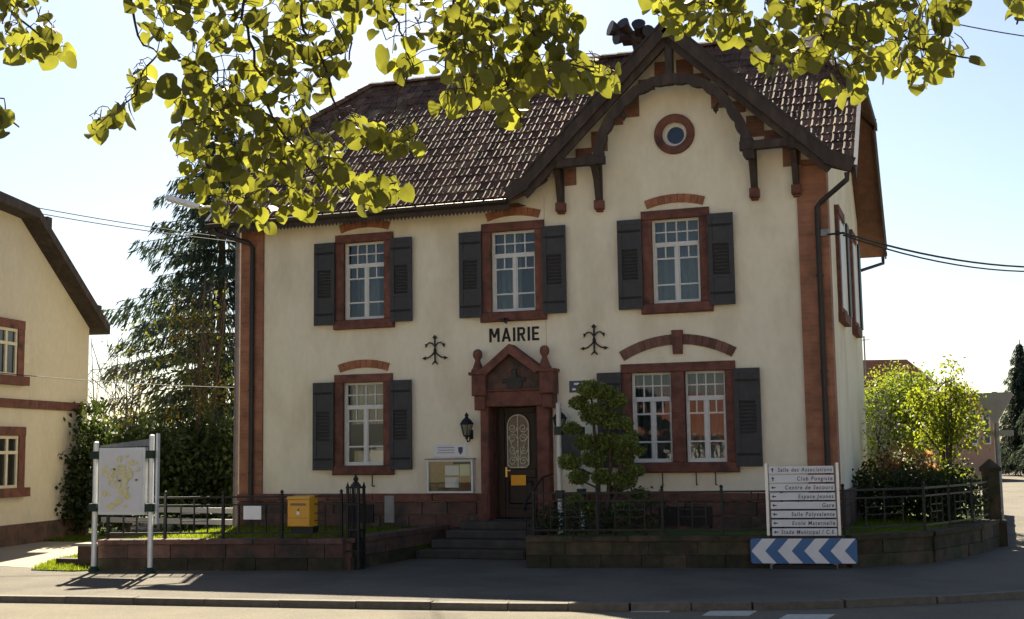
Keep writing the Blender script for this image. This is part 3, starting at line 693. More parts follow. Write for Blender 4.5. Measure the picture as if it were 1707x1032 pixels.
for (u, v) in ((726.5, 585), (991.5, 568)):
    c = PY(u, v); x, z = c.x, c.z; y = -.045; b = MB()
    b.tube([(x, y, z + .25), (x, y, z - .24)], .018, 6); b.lathe((x, y, z), [(.02, -.06), (.035, 0), (.02, .06)], 8)
    b.obox((x, y, z + .265), Vector((.7, 0, .7)), Vector((0, 1, 0)), Vector((-.7, 0, .7)), .035, .012, .035)
    for s in (-1, 1):
        b.tube([(x, y, z + .08), (x + s * .06, y, z + .15), (x + s * .12, y, z + .165), (x + s * .17, y, z + .13), (x + s * .185, y, z + .09)], .014, 6)
        b.prism([(x + s * .15, z + .14), (x + s * .21, z + .14), (x + s * .20, z + .06)], y - .012, y + .012)
        b.tube([(x, y, z), (x + s * .05, y, z - .07), (x + s * .13, y, z - .13), (x + s * .22, y, z - .145)], .014, 6)
        b.prism([(x + s * .20, z - .11), (x + s * .28, z - .145), (x + s * .20, z - .18)], y - .012, y + .012)
        b.tube([(x, y, z - .20), (x + s * .06, y, z - .27)], .013, 6)
    b.box(x - .01, x + .01, y, 0, z - .02, z + .02); b.build('wall_anchor', 'iron', H)
# small bracket lamp under the middle window
c = PY(849, 537.5); MB().prism([(c.x - .16, c.z + .06), (c.x + .02, c.z + .06), (c.x + .03, c.z - .05)], -.25, -.2).box(c.x - .02, c.x + .03, -.25, 0, c.z + .02, c.z + .06).build('flag_bracket', 'iron', H)
# ------------------------------------------------------------------ portal and door (parts of the town hall)
yp = -.20
def Q(u, v, y=yp): q = PY(u, v, y); return q.x, q.z
jl0, jl1 = Q(801, 760)[0], dA; jr0, jr1 = dB, Q(917, 760)[0]
pz0, pz1 = .02, dT
b = MB(); b.cbox(jl0, jl1 + .02, yp, .25, FLOOR, pz1, .02); b.cbox(jr0 - .02, jr1, yp, .25, FLOOR, pz1, .02)
b.cbox(jl0 - .05, jl1, yp - .04, .2, -.1, PT, .02); b.cbox(jr0, jr1 + .05, yp - .04, .2, -.1, PT, .02)
portal = b.build('door_surround', 'sand', H)
lz1 = Q(857, 648)[1]
MB().cbox(jl0, jr1, yp - .02, .2, dT, lz1, .02).cbox(jl0 + .14, jr1 - .14, yp - .06, yp, lz1 - .05, lz1, .015).build('lintel', 'sand', H)
for (ua, ub, va, vb, uc, ra) in ((789, 813, 622, 660, 796.4, 1), (901, 926, 616, 656, 908, -1)):
    x0, z1 = Q(ua, va); x1, z0 = Q(ub, vb)
    cb = MB().cbox(x0, x1, yp - .12, .1, z0, z1, .02).cbox(x0 + .04, x1 - .03, yp - .08, .1, z0 - .27, z0, .02)
    cb.cbox(x0 - .05, x1 + .03, yp - .16, .1, z1 - .05, z1 + .01, .015); cb.build('console', 'sand', portal)
    fx = Q(uc, 600)[0]
    MB().lathe((fx, yp - .0, z1), [(.13, 0), (.13, .05), (.10, .09), (.055, .22), (.05, .25), (.085, .30), (.095, .36), (.08, .42), (.04, .455), (.0, .46)], 14).build('finial', 'sand', portal, True)
ax, az = Q(852, 574); lx, lz = Q(811, 616); rx, rz = Q(899, 613); bz = (lz + rz) / 2
for (ex, s) in ((lx - .12, -1), (rx + .12, 1)):
    MB().prism([(ax, az), (ex, bz - .04), (ex + (-s) * .16, bz - .10), (ax, az - .19)], yp - .14, .05).build('pediment_rake', 'sand', portal)
MB().prism([(ax, az - .15), (lx - .02, bz - .08), (lx - .02, lz1), (rx + .02, lz1), (rx + .02, bz - .08)], yp + .03, .06).build('tympanum', 'sandd', portal)
b = MB(); cx, cz = Q(858, 634); b.lathe((cx, yp - .0, cz - .06), [(.17, .04), (.16, -.01), (.10, -.04), (.02, -.05)], 14, 'y'); b.cbox(cx - .05, cx + .04, yp - .05, yp + .02, cz, cz + .22, .02)
b.cbox(cx - .26, cx - .08, yp - .02, yp + .03, cz - .05, cz + .03, .02); b.cbox(cx + .06, cx + .22, yp - .02, yp + .03, cz - .02, cz + .06, .02); b.build('crest', 'step', portal)
# door leaf
yd = .27
d0 = MB(); d0.box(dA - .05, dB + .05, yd, yd + .06, FLOOR, dT + .05)
dx0, dx1 = dA + .06, dB - .06
for (a, b_, c, d) in ((dx0, dx0 + .13, FLOOR + .02, dT), (dx1 - .13, dx1, FLOOR + .02, dT), (dx0 + .13, dx1 - .13, FLOOR + .02, FLOOR + .2), (dx0 + .13, dx1 - .13, FLOOR + .78, FLOOR + .95), (dx0 + .13, dx1 - .13, dT - .12, dT)):
    d0.cbox(a, b_, yd - .035, yd, c, d, .012)
d0.cbox(dx0 + .2, dx1 - .2, yd - .02, yd, FLOOR + .27, FLOOR + .72, .03)
door = d0.build('door', 'door', H)
gx0, gz1 = Q(847, 692, yd); gx1, gz0 = Q(883, 779, yd); gm = (gx0 + gx1) / 2; gr = (gx1 - gx0) / 2
oval = [(gx0, gz0 + .05), (gx0 + .05, gz0), (gx1 - .05, gz0), (gx1, gz0 + .05)] + [(gm + gr * math.cos(t * math.pi / 12), gz1 - gr + gr * math.sin(t * math.pi / 12)) for t in range(13)]
M['doorglass'] = mat('door_glass', (.02, .02, .018), .15, .05, 3, spec=.6)
MB().prism(oval, yd - .028, yd - .02).build('door_glass', 'doorglass', door)
b = MB(); yy = yd - .045
b.tube([(q[0], yy, q[1]) for q in oval + oval[:1]], .014, 6)
def spiral(cx, cz, r, t0, t1, n=14): return [(cx + r * (1 - .75 * i / n) * math.cos(t0 + (t1 - t0) * i / n), yy, cz + r * (1 - .75 * i / n) * math.sin(t0 + (t1 - t0) * i / n)) for i in range(n + 1)]
for z, s in ((gz0 + .12, 1), (gz0 + .34, -1), (gz0 + .56, 1), (gz0 + .76, -1)):
    for sx in (-1, 1):
        b.tube(spiral(gm + sx * gr * .5, z, gr * .42, 0, s * 9), .011, 5)
b.tube([(gm, yy, gz0), (gm, yy, gz1)], .012, 5)
for sx in (-1, 1): b.tube([(gm + sx * .02, yy, gz0 + .15), (gm + sx * gr * .9, yy, gz0 + .6)], .009, 5)
b.build('door_grille', 'cream', door)
hx, hz = Q(845.5, 787, yd); MB().cbox(hx - .022, hx + .022, yd - .05, yd - .035, hz - .1, hz + .1, .006).tube([(hx, yd - .04, hz + .03), (hx, yd - .09, hz + .03), (hx + .1, yd - .09, hz + .03)], .012, 6).build('door_handle', 'brass', door)
nx0, nz1 = Q(853, 792, yd); nx1, nz0 = Q(878, 809, yd); MB().box(nx0, nx1, yd - .04, yd - .036, nz0, nz1).build('door_notice', 'orange', door)
MB().box(dA, dB, -.05, yd, FLOOR - .04, FLOOR).build('threshold', 'step', H)
# ------------------------------------------------------------------ steps and handrail
st = thing('entrance_steps', (-8.2, -.8, GZ), 'worn dark stone steps leading up to the town hall door', 'steps')
sx0, sx1 = PY(705, 930, -1.3).x, PY(884, 930, -1.3).x
for k, (y0, z1) in enumerate(((-1.62, -.195), (-1.30, -.04), (-.98, .115), (-.66, .262))):
    MB().cbox(sx0 + .16 * k, sx1, y0, -.12 if k == 3 else y0 + .42, z1 - .155, z1 - .002 * k, .02).build('step', 'step', st)
t = thing('stair_handrail', (sx1 - .2, -1.5, GZ), 'black wrought iron handrail at the right of the entrance steps', 'handrail')
b = MB(); hx = PY(893, 850, -1.0).x
b.tube([(hx + .12, -.35, 1.12), (hx, -.55, 1.08), (hx - .1, -1.25, .66), (hx - .1, -1.35, .56), (hx - .1, -1.3, .5)], .02, 6); b.build('rail', 'iron', t)
for (y, z, z0, dx) in ((-.55, 1.06, .26, 0), (-1.25, .64, -.05, -.1)): MB().tube([(hx + dx, y, z0), (hx + dx, y, z)], .014, 6).build('post', 'iron', t)
# little grass strip left of the steps
# ------------------------------------------------------------------ iron fences
def fence(label, pts, zb, zt, spacing=1.15, endpost=True):
    t = thing('iron_fence', (pts[0][0], pts[0][1], zb), label, 'fence')
    cum = 0
    for a, b in zip(pts[:-1], pts[1:]):
        a = Vector((*a, 0)); b = Vector((*b, 0)); L = (b - a).length; n = max(1, round(L / spacing))
        for (z, r) in ((zt - .02, .016), (zt - .15, .012), (zb + .09, .014)):
            MB().bar(a + Vector((0, 0, z)), b + Vector((0, 0, z)), r * 2, r * 2).build('rail', 'iron', t)
        for k in range(n + 1):
            p = a.lerp(b, k / n)
            if k < n or b.xy == Vector(pts[-1]):
                MB().box(p.x - .022, p.x + .022, p.y - .022, p.y + .022, zb - .002, zt + .03).lathe((p.x, p.y, zt + .03), [(.015, 0), (.03, .02), (.03, .04), (.012, .06), (.001, .065)], 8).build('post', 'iron', t)
            if k < n:
                for j, fr in enumerate((.27, .5, .73)):
                    q = a.lerp(b, (k + fr) / n); top = zt - .15 if j != 1 else zt - .02
                    MB().box(q.x - .011, q.x + .011, q.y - .011, q.y + .011, zb + .09, top).build('baluster', 'iron', t)
                q0 = a.lerp(b, (k + .27) / n); q1 = a.lerp(b, (k + .73) / n)
                for z in (zt - .3, zt - .42): MB().bar(q0 + Vector((0, 0, z)), q1 + Vector((0, 0, z)), .014, .014).build('crossbar', 'iron', t)
    return t
fence('black iron garden fence behind the map board and yellow mailbox', [(-14.0, -4.66), (-9.95, -3.83)], .17, .88)
fence('black iron fence before the cloud-pruned tree, running round the right street corner', [(-6.9, -2.8), (-4.8, -2.38), (-1.95, -1.84), (-.75, -.72), (.0, 1.2), (.3, 2.8)], .16, .88)
gp = G(630, 941); gp = Vector((-9.72, -3.75, GZ))
t = thing('gate_post', gp, 'black openwork iron gate post with pointed top beside the steps', 'gate post')
for dx in (-.1, .1):
    for dy in (-.1, .1): MB().box(gp.x + dx - .02, gp.x + dx + .02, gp.y + dy - .02, gp.y + dy + .02, GZ, 1.02).lathe((gp.x + dx, gp.y + dy, 1.02), [(.03, 0), (.018, .03), (.001, .08)], 6).build('upright', 'iron', t)
for z in (GZ + .3, .3, .72, 1.0): MB().box(gp.x - .125, gp.x + .125, gp.y - .125, gp.y + .125, z - .015, z + .015).build('band', 'iron', t)
for k in range(3): MB().tube([(gp.x - .05 + .05 * k, gp.y - .1, GZ + .3), (gp.x - .05 + .05 * k, gp.y - .1, 1.0)], .009, 5).build('bar', 'iron', t)
MB().lathe((gp.x, gp.y, 1.0), [(.1, 0), (.09, .04), (.03, .1), (.05, .14), (.02, .19), (.001, .24)], 8).build('cap', 'iron', t)
MB().box(gp.x - .08, gp.x + .08, gp.y - .05, gp.y + .05, GZ, .3).build('base', 'iron', t)
cp = Vector((.36, 3.1, GZ))
t = thing('corner_post', cp, 'dark stone fence post at the right street corner', 'post')
MB().box(cp.x - .16, cp.x + .16, cp.y - .16, cp.y + .16, GZ, 1.05).build('shaft', 'moss', t); MB().box(cp.x - .2, cp.x + .2, cp.y - .2, cp.y + .2, 1.05, 1.12).lathe((cp.x, cp.y, 1.12), [(.2, 0), (.02, .16)], 4).build('cap', 'moss', t)
MB().box(cp.x - .26, cp.x + .24, cp.y - .3, cp.y + .16, GZ, .12).build('base', 'moss', t)
# ------------------------------------------------------------------ yellow mailbox, small white notice
mb_y = -4.12
c0 = PY(478.5, 878, mb_y); c1 = PY(515, 829, mb_y); x0, x1, z0, z1 = c0.x, c1.x, c0.z, c1.z
t = thing('mailbox', ((x0 + x1) / 2, mb_y, z0), 'yellow wall mailbox hanging on the iron fence', 'mailbox')
MB().cbox(x0, x1, mb_y, mb_y + .30, z0, z1 - .03, .015).build('body', 'yellow', t)
MB().add([(x0 - .01, mb_y - .02, z1 - .03), (x1 + .01, mb_y - .02, z1 - .03), (x1 + .01, mb_y + .31, z1 - .03), (x0 - .01, mb_y + .31, z1 - .03), (x0 - .01, mb_y + .02, z1 + .01), (x1 + .01, mb_y + .02, z1 + .01), (x1 + .01, mb_y + .31, z1 + .03), (x0 - .01, mb_y + .31, z1 + .03)],
         [(0, 3, 2, 1), (4, 5, 6, 7), (0, 1, 5, 4), (1, 2, 6, 5), (2, 3, 7, 6), (3, 0, 4, 7)]).build('lid', 'yellow', t)
MB().box(x0 + .06, x1 - .06, mb_y - .004, mb_y + .01, z1 - .14, z1 - .10).build('slot', 'corkd', t)
xm = (x0 + x1) / 2; zm = (z0 + z1) / 2
MB().prism([(xm - .03, zm - .04), (xm + .03, zm - .05), (xm + .025, zm + .0), (xm - .02, zm + .02)], mb_y - .004, mb_y).build('emblem', 'paper', t)
MB().prism([(xm - .02, zm + .02), (xm + .01, zm + .01), (xm + .025, zm + .07)], mb_y - .005, mb_y).build('emblem', 'navy', t)
MB().box(x0 + .01, x1 - .01, mb_y - .003, mb_y, z0 + .14, z0 + .147).build('seam', 'corkd', t)
MB().box(x0 + .03, x1 + .03, mb_y + .08, mb_y + .28, z0 - .12, z0).build('bracket', 'iron', t)
ny = -4.35; c0 = PY(405.5, 866, ny); c1 = PY(435, 843.5, ny)
tag(MB().cbox(c0.x, c1.x, ny, ny + .012, c0.z, c1.z, .003).build('notice', 'paper'), 'small blank white notice fixed to the fence left of the mailbox', 'notice')
# ------------------------------------------------------------------ notice cabinet, plaque, lanterns, street plate
c0 = PY(713, 822, -.12); c1 = PY(789, 766, -.12); x0, x1, z0, z1 = c0.x, c1.x, c0.z, c1.z
t = thing('notice_cabinet', ((x0 + x1) / 2, -.1, z0), 'glazed notice cabinet with pinned papers on the wall left of the door', 'notice board')
f = MB(); fw = .035
f.box(x0, x0 + fw, -.16, -.1, z0, z1); f.box(x1 - fw, x1, -.16, -.1, z0, z1); f.box(x0 + fw, x1 - fw, -.16, -.1, z0, z0 + fw); f.box(x0 + fw, x1 - fw, -.16, -.1, z1 - fw, z1); f.box(x0, x1, -.1, -.03, z0, z1)
f.box(x0 + .04, x0 + .1, -.03, 0, z0 + .1, z0 + .16); f.box(x1 - .1, x1 - .04, -.03, 0, z1 - .16, z1 - .1)
f.build('frame', 'signw', t); MB().box(x0 - .03, x1 + .03, -.2, -.05, z1 + .004, z1 + .025).build('top_ledge', 'galv', t)
zm = z0 + (z1 - z0) * .32; MB().box(x0 + fw, x1 - fw, -.108, -.103, zm, z1 - fw).build('cork_panel', 'cork', t); MB().box(x0 + fw, x1 - fw, -.108, -.103, z0 + fw, zm - .001).build('lower_panel', 'corkd', t)
def px(u0, v0, u1, v1, m, y=-.112):
    a = PY(u0, v1, y); b = PY(u1, v0, y); MB().box(a.x, b.x, y - .002, y + .002, a.z, b.z).build('paper', m, t)
px(742, 776, 765, 792.5, 'paper'); px(767, 774, 783, 793, 'ypaper', -.115); px(742, 796, 764.5, 813, 'paper', -.113); px(755, 770, 784, 774, 'signt')
MB().add([(x0 + fw, -.135, z0 + fw), (x1 - fw, -.135, z0 + fw), (x1 - fw, -.135, z1 - fw), (x0 + fw, -.135, z1 - fw)], [(0, 1, 2, 3)]).build('pane', 'glass', t)
c0 = PY(724, 762.5, -.02); c1 = PY(778, 740.5, -.02)
pq = thing('wall_plaque', ((c0.x + c1.x) / 2, 0, c0.z), 'white plaque with small shield above the notice cabinet', 'plaque')
MB().cbox(c0.x, c1.x, -.022, -.001, c0.z, c1.z, .004).build('plate', 'signw', pq)
sh = c1.x - .13; sz = (c0.z + c1.z) / 2
MB().prism([(sh - .05, sz + .07), (sh + .05, sz + .07), (sh + .045, sz - .02), (sh, sz - .08), (sh - .045, sz - .02)], -.026, -.022).build('shield', 'navy', pq)
for k in range(3): MB().box(c0.x + .06 + .03 * (k % 2), c1.x - .26, -.025, -.022, sz + .055 - .05 * k, sz + .07 - .05 * k).build('text_line', 'galv', pq)
def lantern(u, v, label):
    c = PY(u, v, -.24); x, y, z = c.x, -.24, c.z
    t = thing('wall_lantern', (x, y, z), label, 'lantern', 'lanterns either side of the door')
    n = 6; M_ = MB()
    M_.lathe((x, y, z), [(.14, .06), (.15, .07), (.09, .15), (.04, .19), (.03, .22), (.045, .24), (.001, .3)], n).build('hood', 'iron', t)
    MB().lathe((x, y, z), [(.062, -.15), (.118, .055)], n).build('glass', 'dglass', t)
    fr = MB()
    for k in range(n): a = 2 * math.pi * k / n; fr.tube([(x + .066 * math.cos(a), y + .066 * math.sin(a), z - .15), (x + .124 * math.cos(a), y + .124 * math.sin(a), z + .06)], .008, 4)
    fr.build('frame', 'iron', t)
    MB().lathe((x, y, z), [(.001, -.24), (.035, -.21), (.03, -.18), (.075, -.165), (.075, -.145)], n).build('base', 'iron', t)
    MB().tube([(x, 0, z - .12), (x, -.1, z - .26), (x, -.2, z - .27), (x, y, z - .22)], .014, 6).box(x - .04, x + .04, -.02, 0, z - .22, z - .04).build('arm', 'iron', t)
lantern(778, 713, 'black wall lantern between the notice cabinet and the door'); lantern(933, 704, 'black wall lantern right of the door, behind a white post')
c0 = PY(949, 654.5, -.02); c1 = PY(986, 634, -.02)
t = thing('street_plate', ((c0.x + c1.x) / 2, 0, c0.z), 'dark blue enamel street plate half hidden by the cloud-pruned tree', 'street sign')
MB().cbox(c0.x, c1.x, -.018, -.001, c0.z, c1.z, .004).build('plate', 'navy', t)
for (u, v, w_) in ((961, 640, .1), (957, 649, .07), (975, 640, .1), (975, 649, .12)):
    q = PY(u, v, -.02); MB().box(q.x - w_ / 2, q.x + w_ / 2, -.022, -.018, q.z - .018, q.z + .018).build('lettering', 'paper', t)
# insulators / cable bracket on right pilaster
t = thing('cable_bracket', (XR - .1, -.1, 5.1), 'small cable bracket with insulators on the right corner of the town hall', 'bracket')
q = PX(1383, 392, XR - .05); z = PY(1375, 388, -.1).z
MB().box(XR - .12, XR + .04, -.14, -.055, z - .06, z + .06).build('box', 'galv', t); MB().tube([(XR - .04, -.1, z - .04), (XR + .3, -.25, z - .05)], .02, 6).lathe((XR + .2, -.2, z - .09), [(.02, 0), (.04, .03), (.04, .08), (.02, .1)], 8).build('arm', 'iron', t)
CB = Vector((XR + .3, -.25, z - .05))
# ------------------------------------------------------------------ signs
def fpanel(mb, c, ax, w_, h_, th=.02, off=0):     # upright panel, c = bottom centre, ax = unit right vector
    n = Vector((ax.y, -ax.x, 0)); mb.obox(Vector(c) + Vector((0, 0, h_ / 2)) + n * off, ax, n, Vector((0, 0, 1)), w_ / 2, th / 2, h_ / 2); return mb
lp = Vector((PY(157, 900, -5.02).x, -5.02, GZ)); rp = Vector((PY(250.5, 900, -5.04).x, -5.04, GZ))
ax = (rp - lp); ax.z = 0; ax.normalize(); nf = Vector((ax.y, -ax.x, 0)); W_ = (rp - lp).xy.length
t = thing('map_board', (lp + rp) / 2, 'white town map board on two aluminium posts at the left', 'map board')
def pole(p, z1, r=.045, nm='post', m='alu'):
    o = MB().tube([(p.x, p.y, GZ + .0), (p.x, p.y, z1)], r, 12).lathe((p.x, p.y, z1), [(r, 0), (r * .9, .02), (.005, .035)], 12).build(nm, m, t, True)
    MB().lathe((p.x, p.y, GZ), [(.09, 0), (.09, .03), (.06, .07), (r + .004, .09)], 12).build('foot', 'green', o)
    return o
pole(lp, 1.80); pole(rp, 1.90); bk = rp + Vector((.10, .03, 0)); MB().box(bk.x - .02, bk.x + .02, bk.y - .03, bk.y + .03, .45, 1.95).build('edge_profile', 'alu', t)
for p in (lp, rp):
    for z in (.72, 1.60): MB().box(p.x - .075, p.x + .075, p.y - .07, p.y + .07, z - .065, z + .065).build('clamp', 'green', t)
cc = (lp + rp) / 2; bw = W_ - .2; bz0, bz1 = .60, 1.72
fr = fpanel(MB(), (cc.x, cc.y, bz0), ax, bw, bz1 - bz0, .08).build('frame', 'alu', t)
fpanel(MB(), (cc.x, cc.y, bz0 + .05), ax, bw - .1, bz1 - bz0 - .1, .01, .043).build('map_sheet', 'mapp', fr)
rnd = random.Random(3)
for k in range(60):
    s = max(-.34, min(.34, rnd.gauss(-.02, .17))); z = max(.74, min(1.6, rnd.gauss(1.16, .2)))
    w2 = rnd.uniform(.02, .085); c_ = Vector((cc.x, cc.y, 0)) + ax * s + nf * (.049 + .0003 * k)
    nn = rnd.randint(5, 8); vs = [c_ + ax * w2 * rnd.uniform(.5, 1.3) * math.cos(2 * math.pi * i / nn) + Vector((0, 0, z + w2 * rnd.uniform(.5, 1.3) * math.sin(2 * math.pi * i / nn))) for i in range(nn)]
    MB().add(vs, [tuple(range(nn))]).build('map_patch', 'mapy', fr)
for k in range(9):
    c_ = Vector((cc.x, cc.y, rnd.uniform(.9, 1.4))) + ax * rnd.uniform(-.2, .2) + nf * .0685; d_ = (ax * rnd.gauss(0, 1) + Vector((0, 0, rnd.gauss(0, 1)))).normalized()
    MB().bar(c_ - d_ * .2, c_ + d_ * .2, .0015, .006, nf.cross(d_)).build('map_road', 'paper', fr)
for s, z in ((-.02, 1.17), (-.13, 1.36), (.32, 1.18)):
    c_ = Vector((cc.x, cc.y, z)) + ax * s + nf * .0705; MB().obox(c_, ax, nf, Vector((0, 0, 1)), .022, .001, .013).build('map_mark', 'signt', fr)
# header panel behind
hv = [lp + Vector((.05, .05, 0)), rp + Vector((0, .05, 0))]
MB().add([(hv[0].x, hv[0].y, 1.73), (hv[1].x, hv[1].y, 1.74), (hv[1].x, hv[1].y, 1.87), (hv[0].x, hv[0].y, 1.76), (hv[0].x, hv[0].y + .03, 1.73), (hv[1].x, hv[1].y + .03, 1.74), (hv[1].x, hv[1].y + .03, 1.87), (hv[0].x, hv[0].y + .03, 1.76)],
         [(0, 1, 2, 3), (4, 7, 6, 5), (3, 2, 6, 7), (0, 4, 5, 1), (0, 3, 7, 4), (1, 5, 6, 2)]).build('back_header', 'galv', t)
# second board by the cloud tree
p2 = PY(933, 800, -1.15); p2 = Vector((p2.x, -1.15, .1)); p3 = PY(969, 800, -.35); p3 = Vector((p3.x, -.35, .1))
t = thing('display_board', (p2 + p3) / 2, 'grey display board on white posts half hidden by the cloud-pruned tree', 'display board')
for p in (p2, p3):
    o = MB().tube([(p.x, p.y, .05), (p.x, p.y, 2.42 if p is p2 else 2.0)], .045, 12).build('post', 'white', t, True)
    for z in (1.92, .78): MB().box(p.x - .07, p.x + .07, p.y - .07, p.y + .07, z - .075, z + .075).build('clamp', 'green', o)
ax2 = (p3 - p2); ax2.normalize(); c_ = (p2 + p3) / 2
fpanel(MB(), (c_.x, c_.y, 1.25), ax2, (p3 - p2).length - .06, .72, .05).build('panel', 'galv', t)
# direction sign with eight strips
dl = Vector((PY(1280, 940, -2.22).x, -2.22, 0)); wd = .0
axs = RT.copy(); axs.z = 0; axs.normalize(); axs = (axs + Vector((.10, .10, 0))).normalized(); axs = Vector((math.cos(R(9)), math.sin(R(9)), 0))
nfs = Vector((axs.y, -axs.x, 0))
pl0 = ON(1283, 880, dl, nfs); P0 = Vector((pl0.x, pl0.y, 0))
def SGN(u, v): return ON(u, v, P0, nfs)
def sc_(u, v): q = SGN(u, v); return (q - P0).dot(axs), q.z
t = thing('direction_sign', P0 + Vector((.6, 0, GZ)), 'direction sign of eight white strips listing village places between two posts', 'direction sign')
xa = sc_(1279.5, 850)[0]; xb = sc_(1398.5, 850)[0]; zt = sc_(1335, 774)[1]
for k, xx in enumerate((xa, xb)):
    p = P0 + axs * xx - nfs * .05; MB().obox((p.x, p.y, (GZ + zt) / 2 + .01), axs, nfs, Vector((0, 0, 1)), .022, .025, (zt - GZ) / 2 + .01).build('post', 'alu', t)
    p = P0 + axs * (xx + (.035 if k == 0 else -.035)) - nfs * .05; MB().obox((p.x, p.y, zt - .5), axs, nfs, Vector((0, 0, 1)), .008, .02, .5).build('post_edge', 'galv', t)
texts = ['Salle des Associations', 'Club Pongiste', 'Centre de Secours', 'Espace Jeunes', 'Gare', 'Salle Polyvalente', 'Ecole Maternelle', 'Stade Municipal / C.E.']
vtops = [777 + 14.85 * k for k in range(8)]
for k, tx in enumerate(texts):
    za = sc_(1338, vtops[k])[1]; zb_ = sc_(1338, vtops[k] + 11.9)[1]; s0 = sc_(1283.5 + .35 * k, 850)[0]; s1 = sc_(1392 + .3 * k, 850)[0]
    c_ = P0 + axs * ((s0 + s1) / 2)
    o = MB().obox((c_.x, c_.y, (za + zb_) / 2), axs, nfs, Vector((0, 0, 1)), (s1 - s0) / 2, .012, (za - zb_) / 2).build('strip', 'signw', t)
    fs_ = (za - zb_) * .80
    me = textmesh(tx, fs_, 'signt', .001, 'RIGHT', .15, 1.25, .86, .0012)
    wmax = max(v.co.x for v in me.vertices) - min(v.co.x for v in me.vertices); lim = (s1 - s0) - .17
    if wmax > lim:
        for v in me.vertices: v.co.x *= lim / wmax
    rotm = Matrix((axs, Vector((0, 0, 1)), nfs)).transposed().to_4x4()
    pos = P0 + axs * (s1 - .025) + nfs * .0145; pos.z = zb_ + (za - zb_) * .24
    inst('lettering', me, t, Matrix.Translation(pos) @ rotm).name = 'lettering'
    ac_ = P0 + axs * (s0 + .06) + nfs * .0135; ac_.z = (za + zb_) / 2
    d1, d2 = (Vector((0, 0, 1)), axs) if k < 2 else (-axs, Vector((0, 0, 1)))
    pts = [d1 * .036, d1 * .002 + d2 * .026, d1 * .002 + d2 * .008, d1 * -.036 + d2 * .008, d1 * -.036 - d2 * .008, d1 * .002 - d2 * .008, d1 * .002 - d2 * .026]
    vs = [ac_ + q for q in pts]; MB().add(vs, [tuple(range(7))]).build('arrow', 'signt', t)
# blue chevron barrier
cl0 = G(1251, 946); nfc = Vector((math.sin(R(12)), -math.cos(R(12)), 0)); nfc = Vector((-axs.y * -1, -axs.x, 0)).normalized()
C0 = Vector((P0.x, P0.y, 0)) + nfs * .18
def ch(u, v): q = ON(u, v, C0, nfs); return (q - C0).dot(axs), q.z
x0 = ch(1251.5, 918)[0]; x1 = ch(1429, 918)[0]; z0 = ch(1340, 939.5)[1]; z1 = ch(1340, 897.5)[1]
t = thing('chevron_sign', C0 + axs * ((x0 + x1) / 2) + Vector((0, 0, GZ)), 'low blue road sign with four white chevrons pointing left', 'road sign')
def W2(s, z, off): q = C0 + axs * s + nfs * off; return (q.x, q.y, z)
r_ = .03; outl = [(x0 + r_, z0), (x1 - r_, z0), (x1, z0 + r_), (x1, z1 - r_), (x1 - r_, z1), (x0 + r_, z1), (x0, z1 - r_), (x0, z0 + r_)]
n = len(outl); vs = [W2(a, c, .012) for a, c in outl] + [W2(a, c, -.012) for a, c in outl]
MB().add(vs, [tuple(range(n)), tuple(range(2 * n - 1, n - 1, -1))] + [(i, n + i, n + (i + 1) % n, (i + 1) % n) for i in range(n)]).build('panel', 'blue', t)
Wd = x1 - x0; zc = (z0 + z1) / 2; hz_ = (z1 - z0) / 2 - .004
tips = [.006, .256, .506, .752]; th = .131; ru = .105
for fr_ in tips:
    tip = x0 + Wd * fr_; tw = Wd * th; dx = Wd * ru
    vs = [W2(tip, zc, .0145), W2(tip + dx, zc - hz_, .0145), W2(min(tip + dx + tw, x1 - .01), zc - hz_, .0145), W2(tip + tw, zc, .0145), W2(min(tip + dx + tw, x1 - .01), zc + hz_, .0145), W2(tip + dx, zc + hz_, .0145)]
    MB().add(vs, [(0, 1, 2, 3), (0, 3, 4, 5)]).build('chevron', 'signw', t)
for fr_ in (.2, .8):
    q = W2(x0 + Wd * fr_, 0, -.04); MB().box(q[0] - .03, q[0] + .03, q[1] - .025, q[1] + .025, GZ, z1 - .05).build('leg', 'galv', t)
MB().obox(Vector(W2(x0 + Wd / 2, GZ + .03, 0)), axs, nfs, Vector((0, 0, 1)), Wd * .3, .07, .03).build('foot', 'black', t)
# give-way sign seen from behind
p = G(1672, 889); p = Vector((.45, 5.6, GZ))
p = G(1671, 889); t = thing('give_way_sign', p, 'back of a grey triangular road sign on a steel pole at the right corner', 'road sign')
zt = 1.6 + .0; D_ = (p - CAM).dot(FW); zt = AT(1665, 652, D_).z
MB().tube([(p.x, p.y, GZ), (p.x, p.y, zt)], .055, 10).build('pole', 'galv', t, True)
r0 = Vector((1, -.25, 0)).normalized(); n0 = Vector((-r0.y, r0.x, 0)); zq = zt - .02; hw = .44
tri = [Vector((p.x, p.y, zq - .72)) - n0 * .08, Vector((p.x, p.y, zq)) + r0 * hw - n0 * .08, Vector((p.x, p.y, zq)) - r0 * hw - n0 * .08]
pr = []
for i in range(3):
    a, b_ = tri[i], tri[(i + 1) % 3]; pr += [a.lerp(b_, .08), a.lerp(b_, .92)]
k = len(pr); MB().add(pr + [q + n0 * .025 for q in pr], [tuple(range(k))[::-1], tuple(range(k, 2 * k))] + [(i, (i + 1) % k, k + (i + 1) % k, k + i) for i in range(k)]).build('triangle_plate', 'signback', t)
zz = AT(1665, 722, D_).z; MB().obox((p.x + .02, p.y, zz) , r0, n0, Vector((0, 0, 1)), .32, .02, .06).build('name_strip', 'zincl', t)
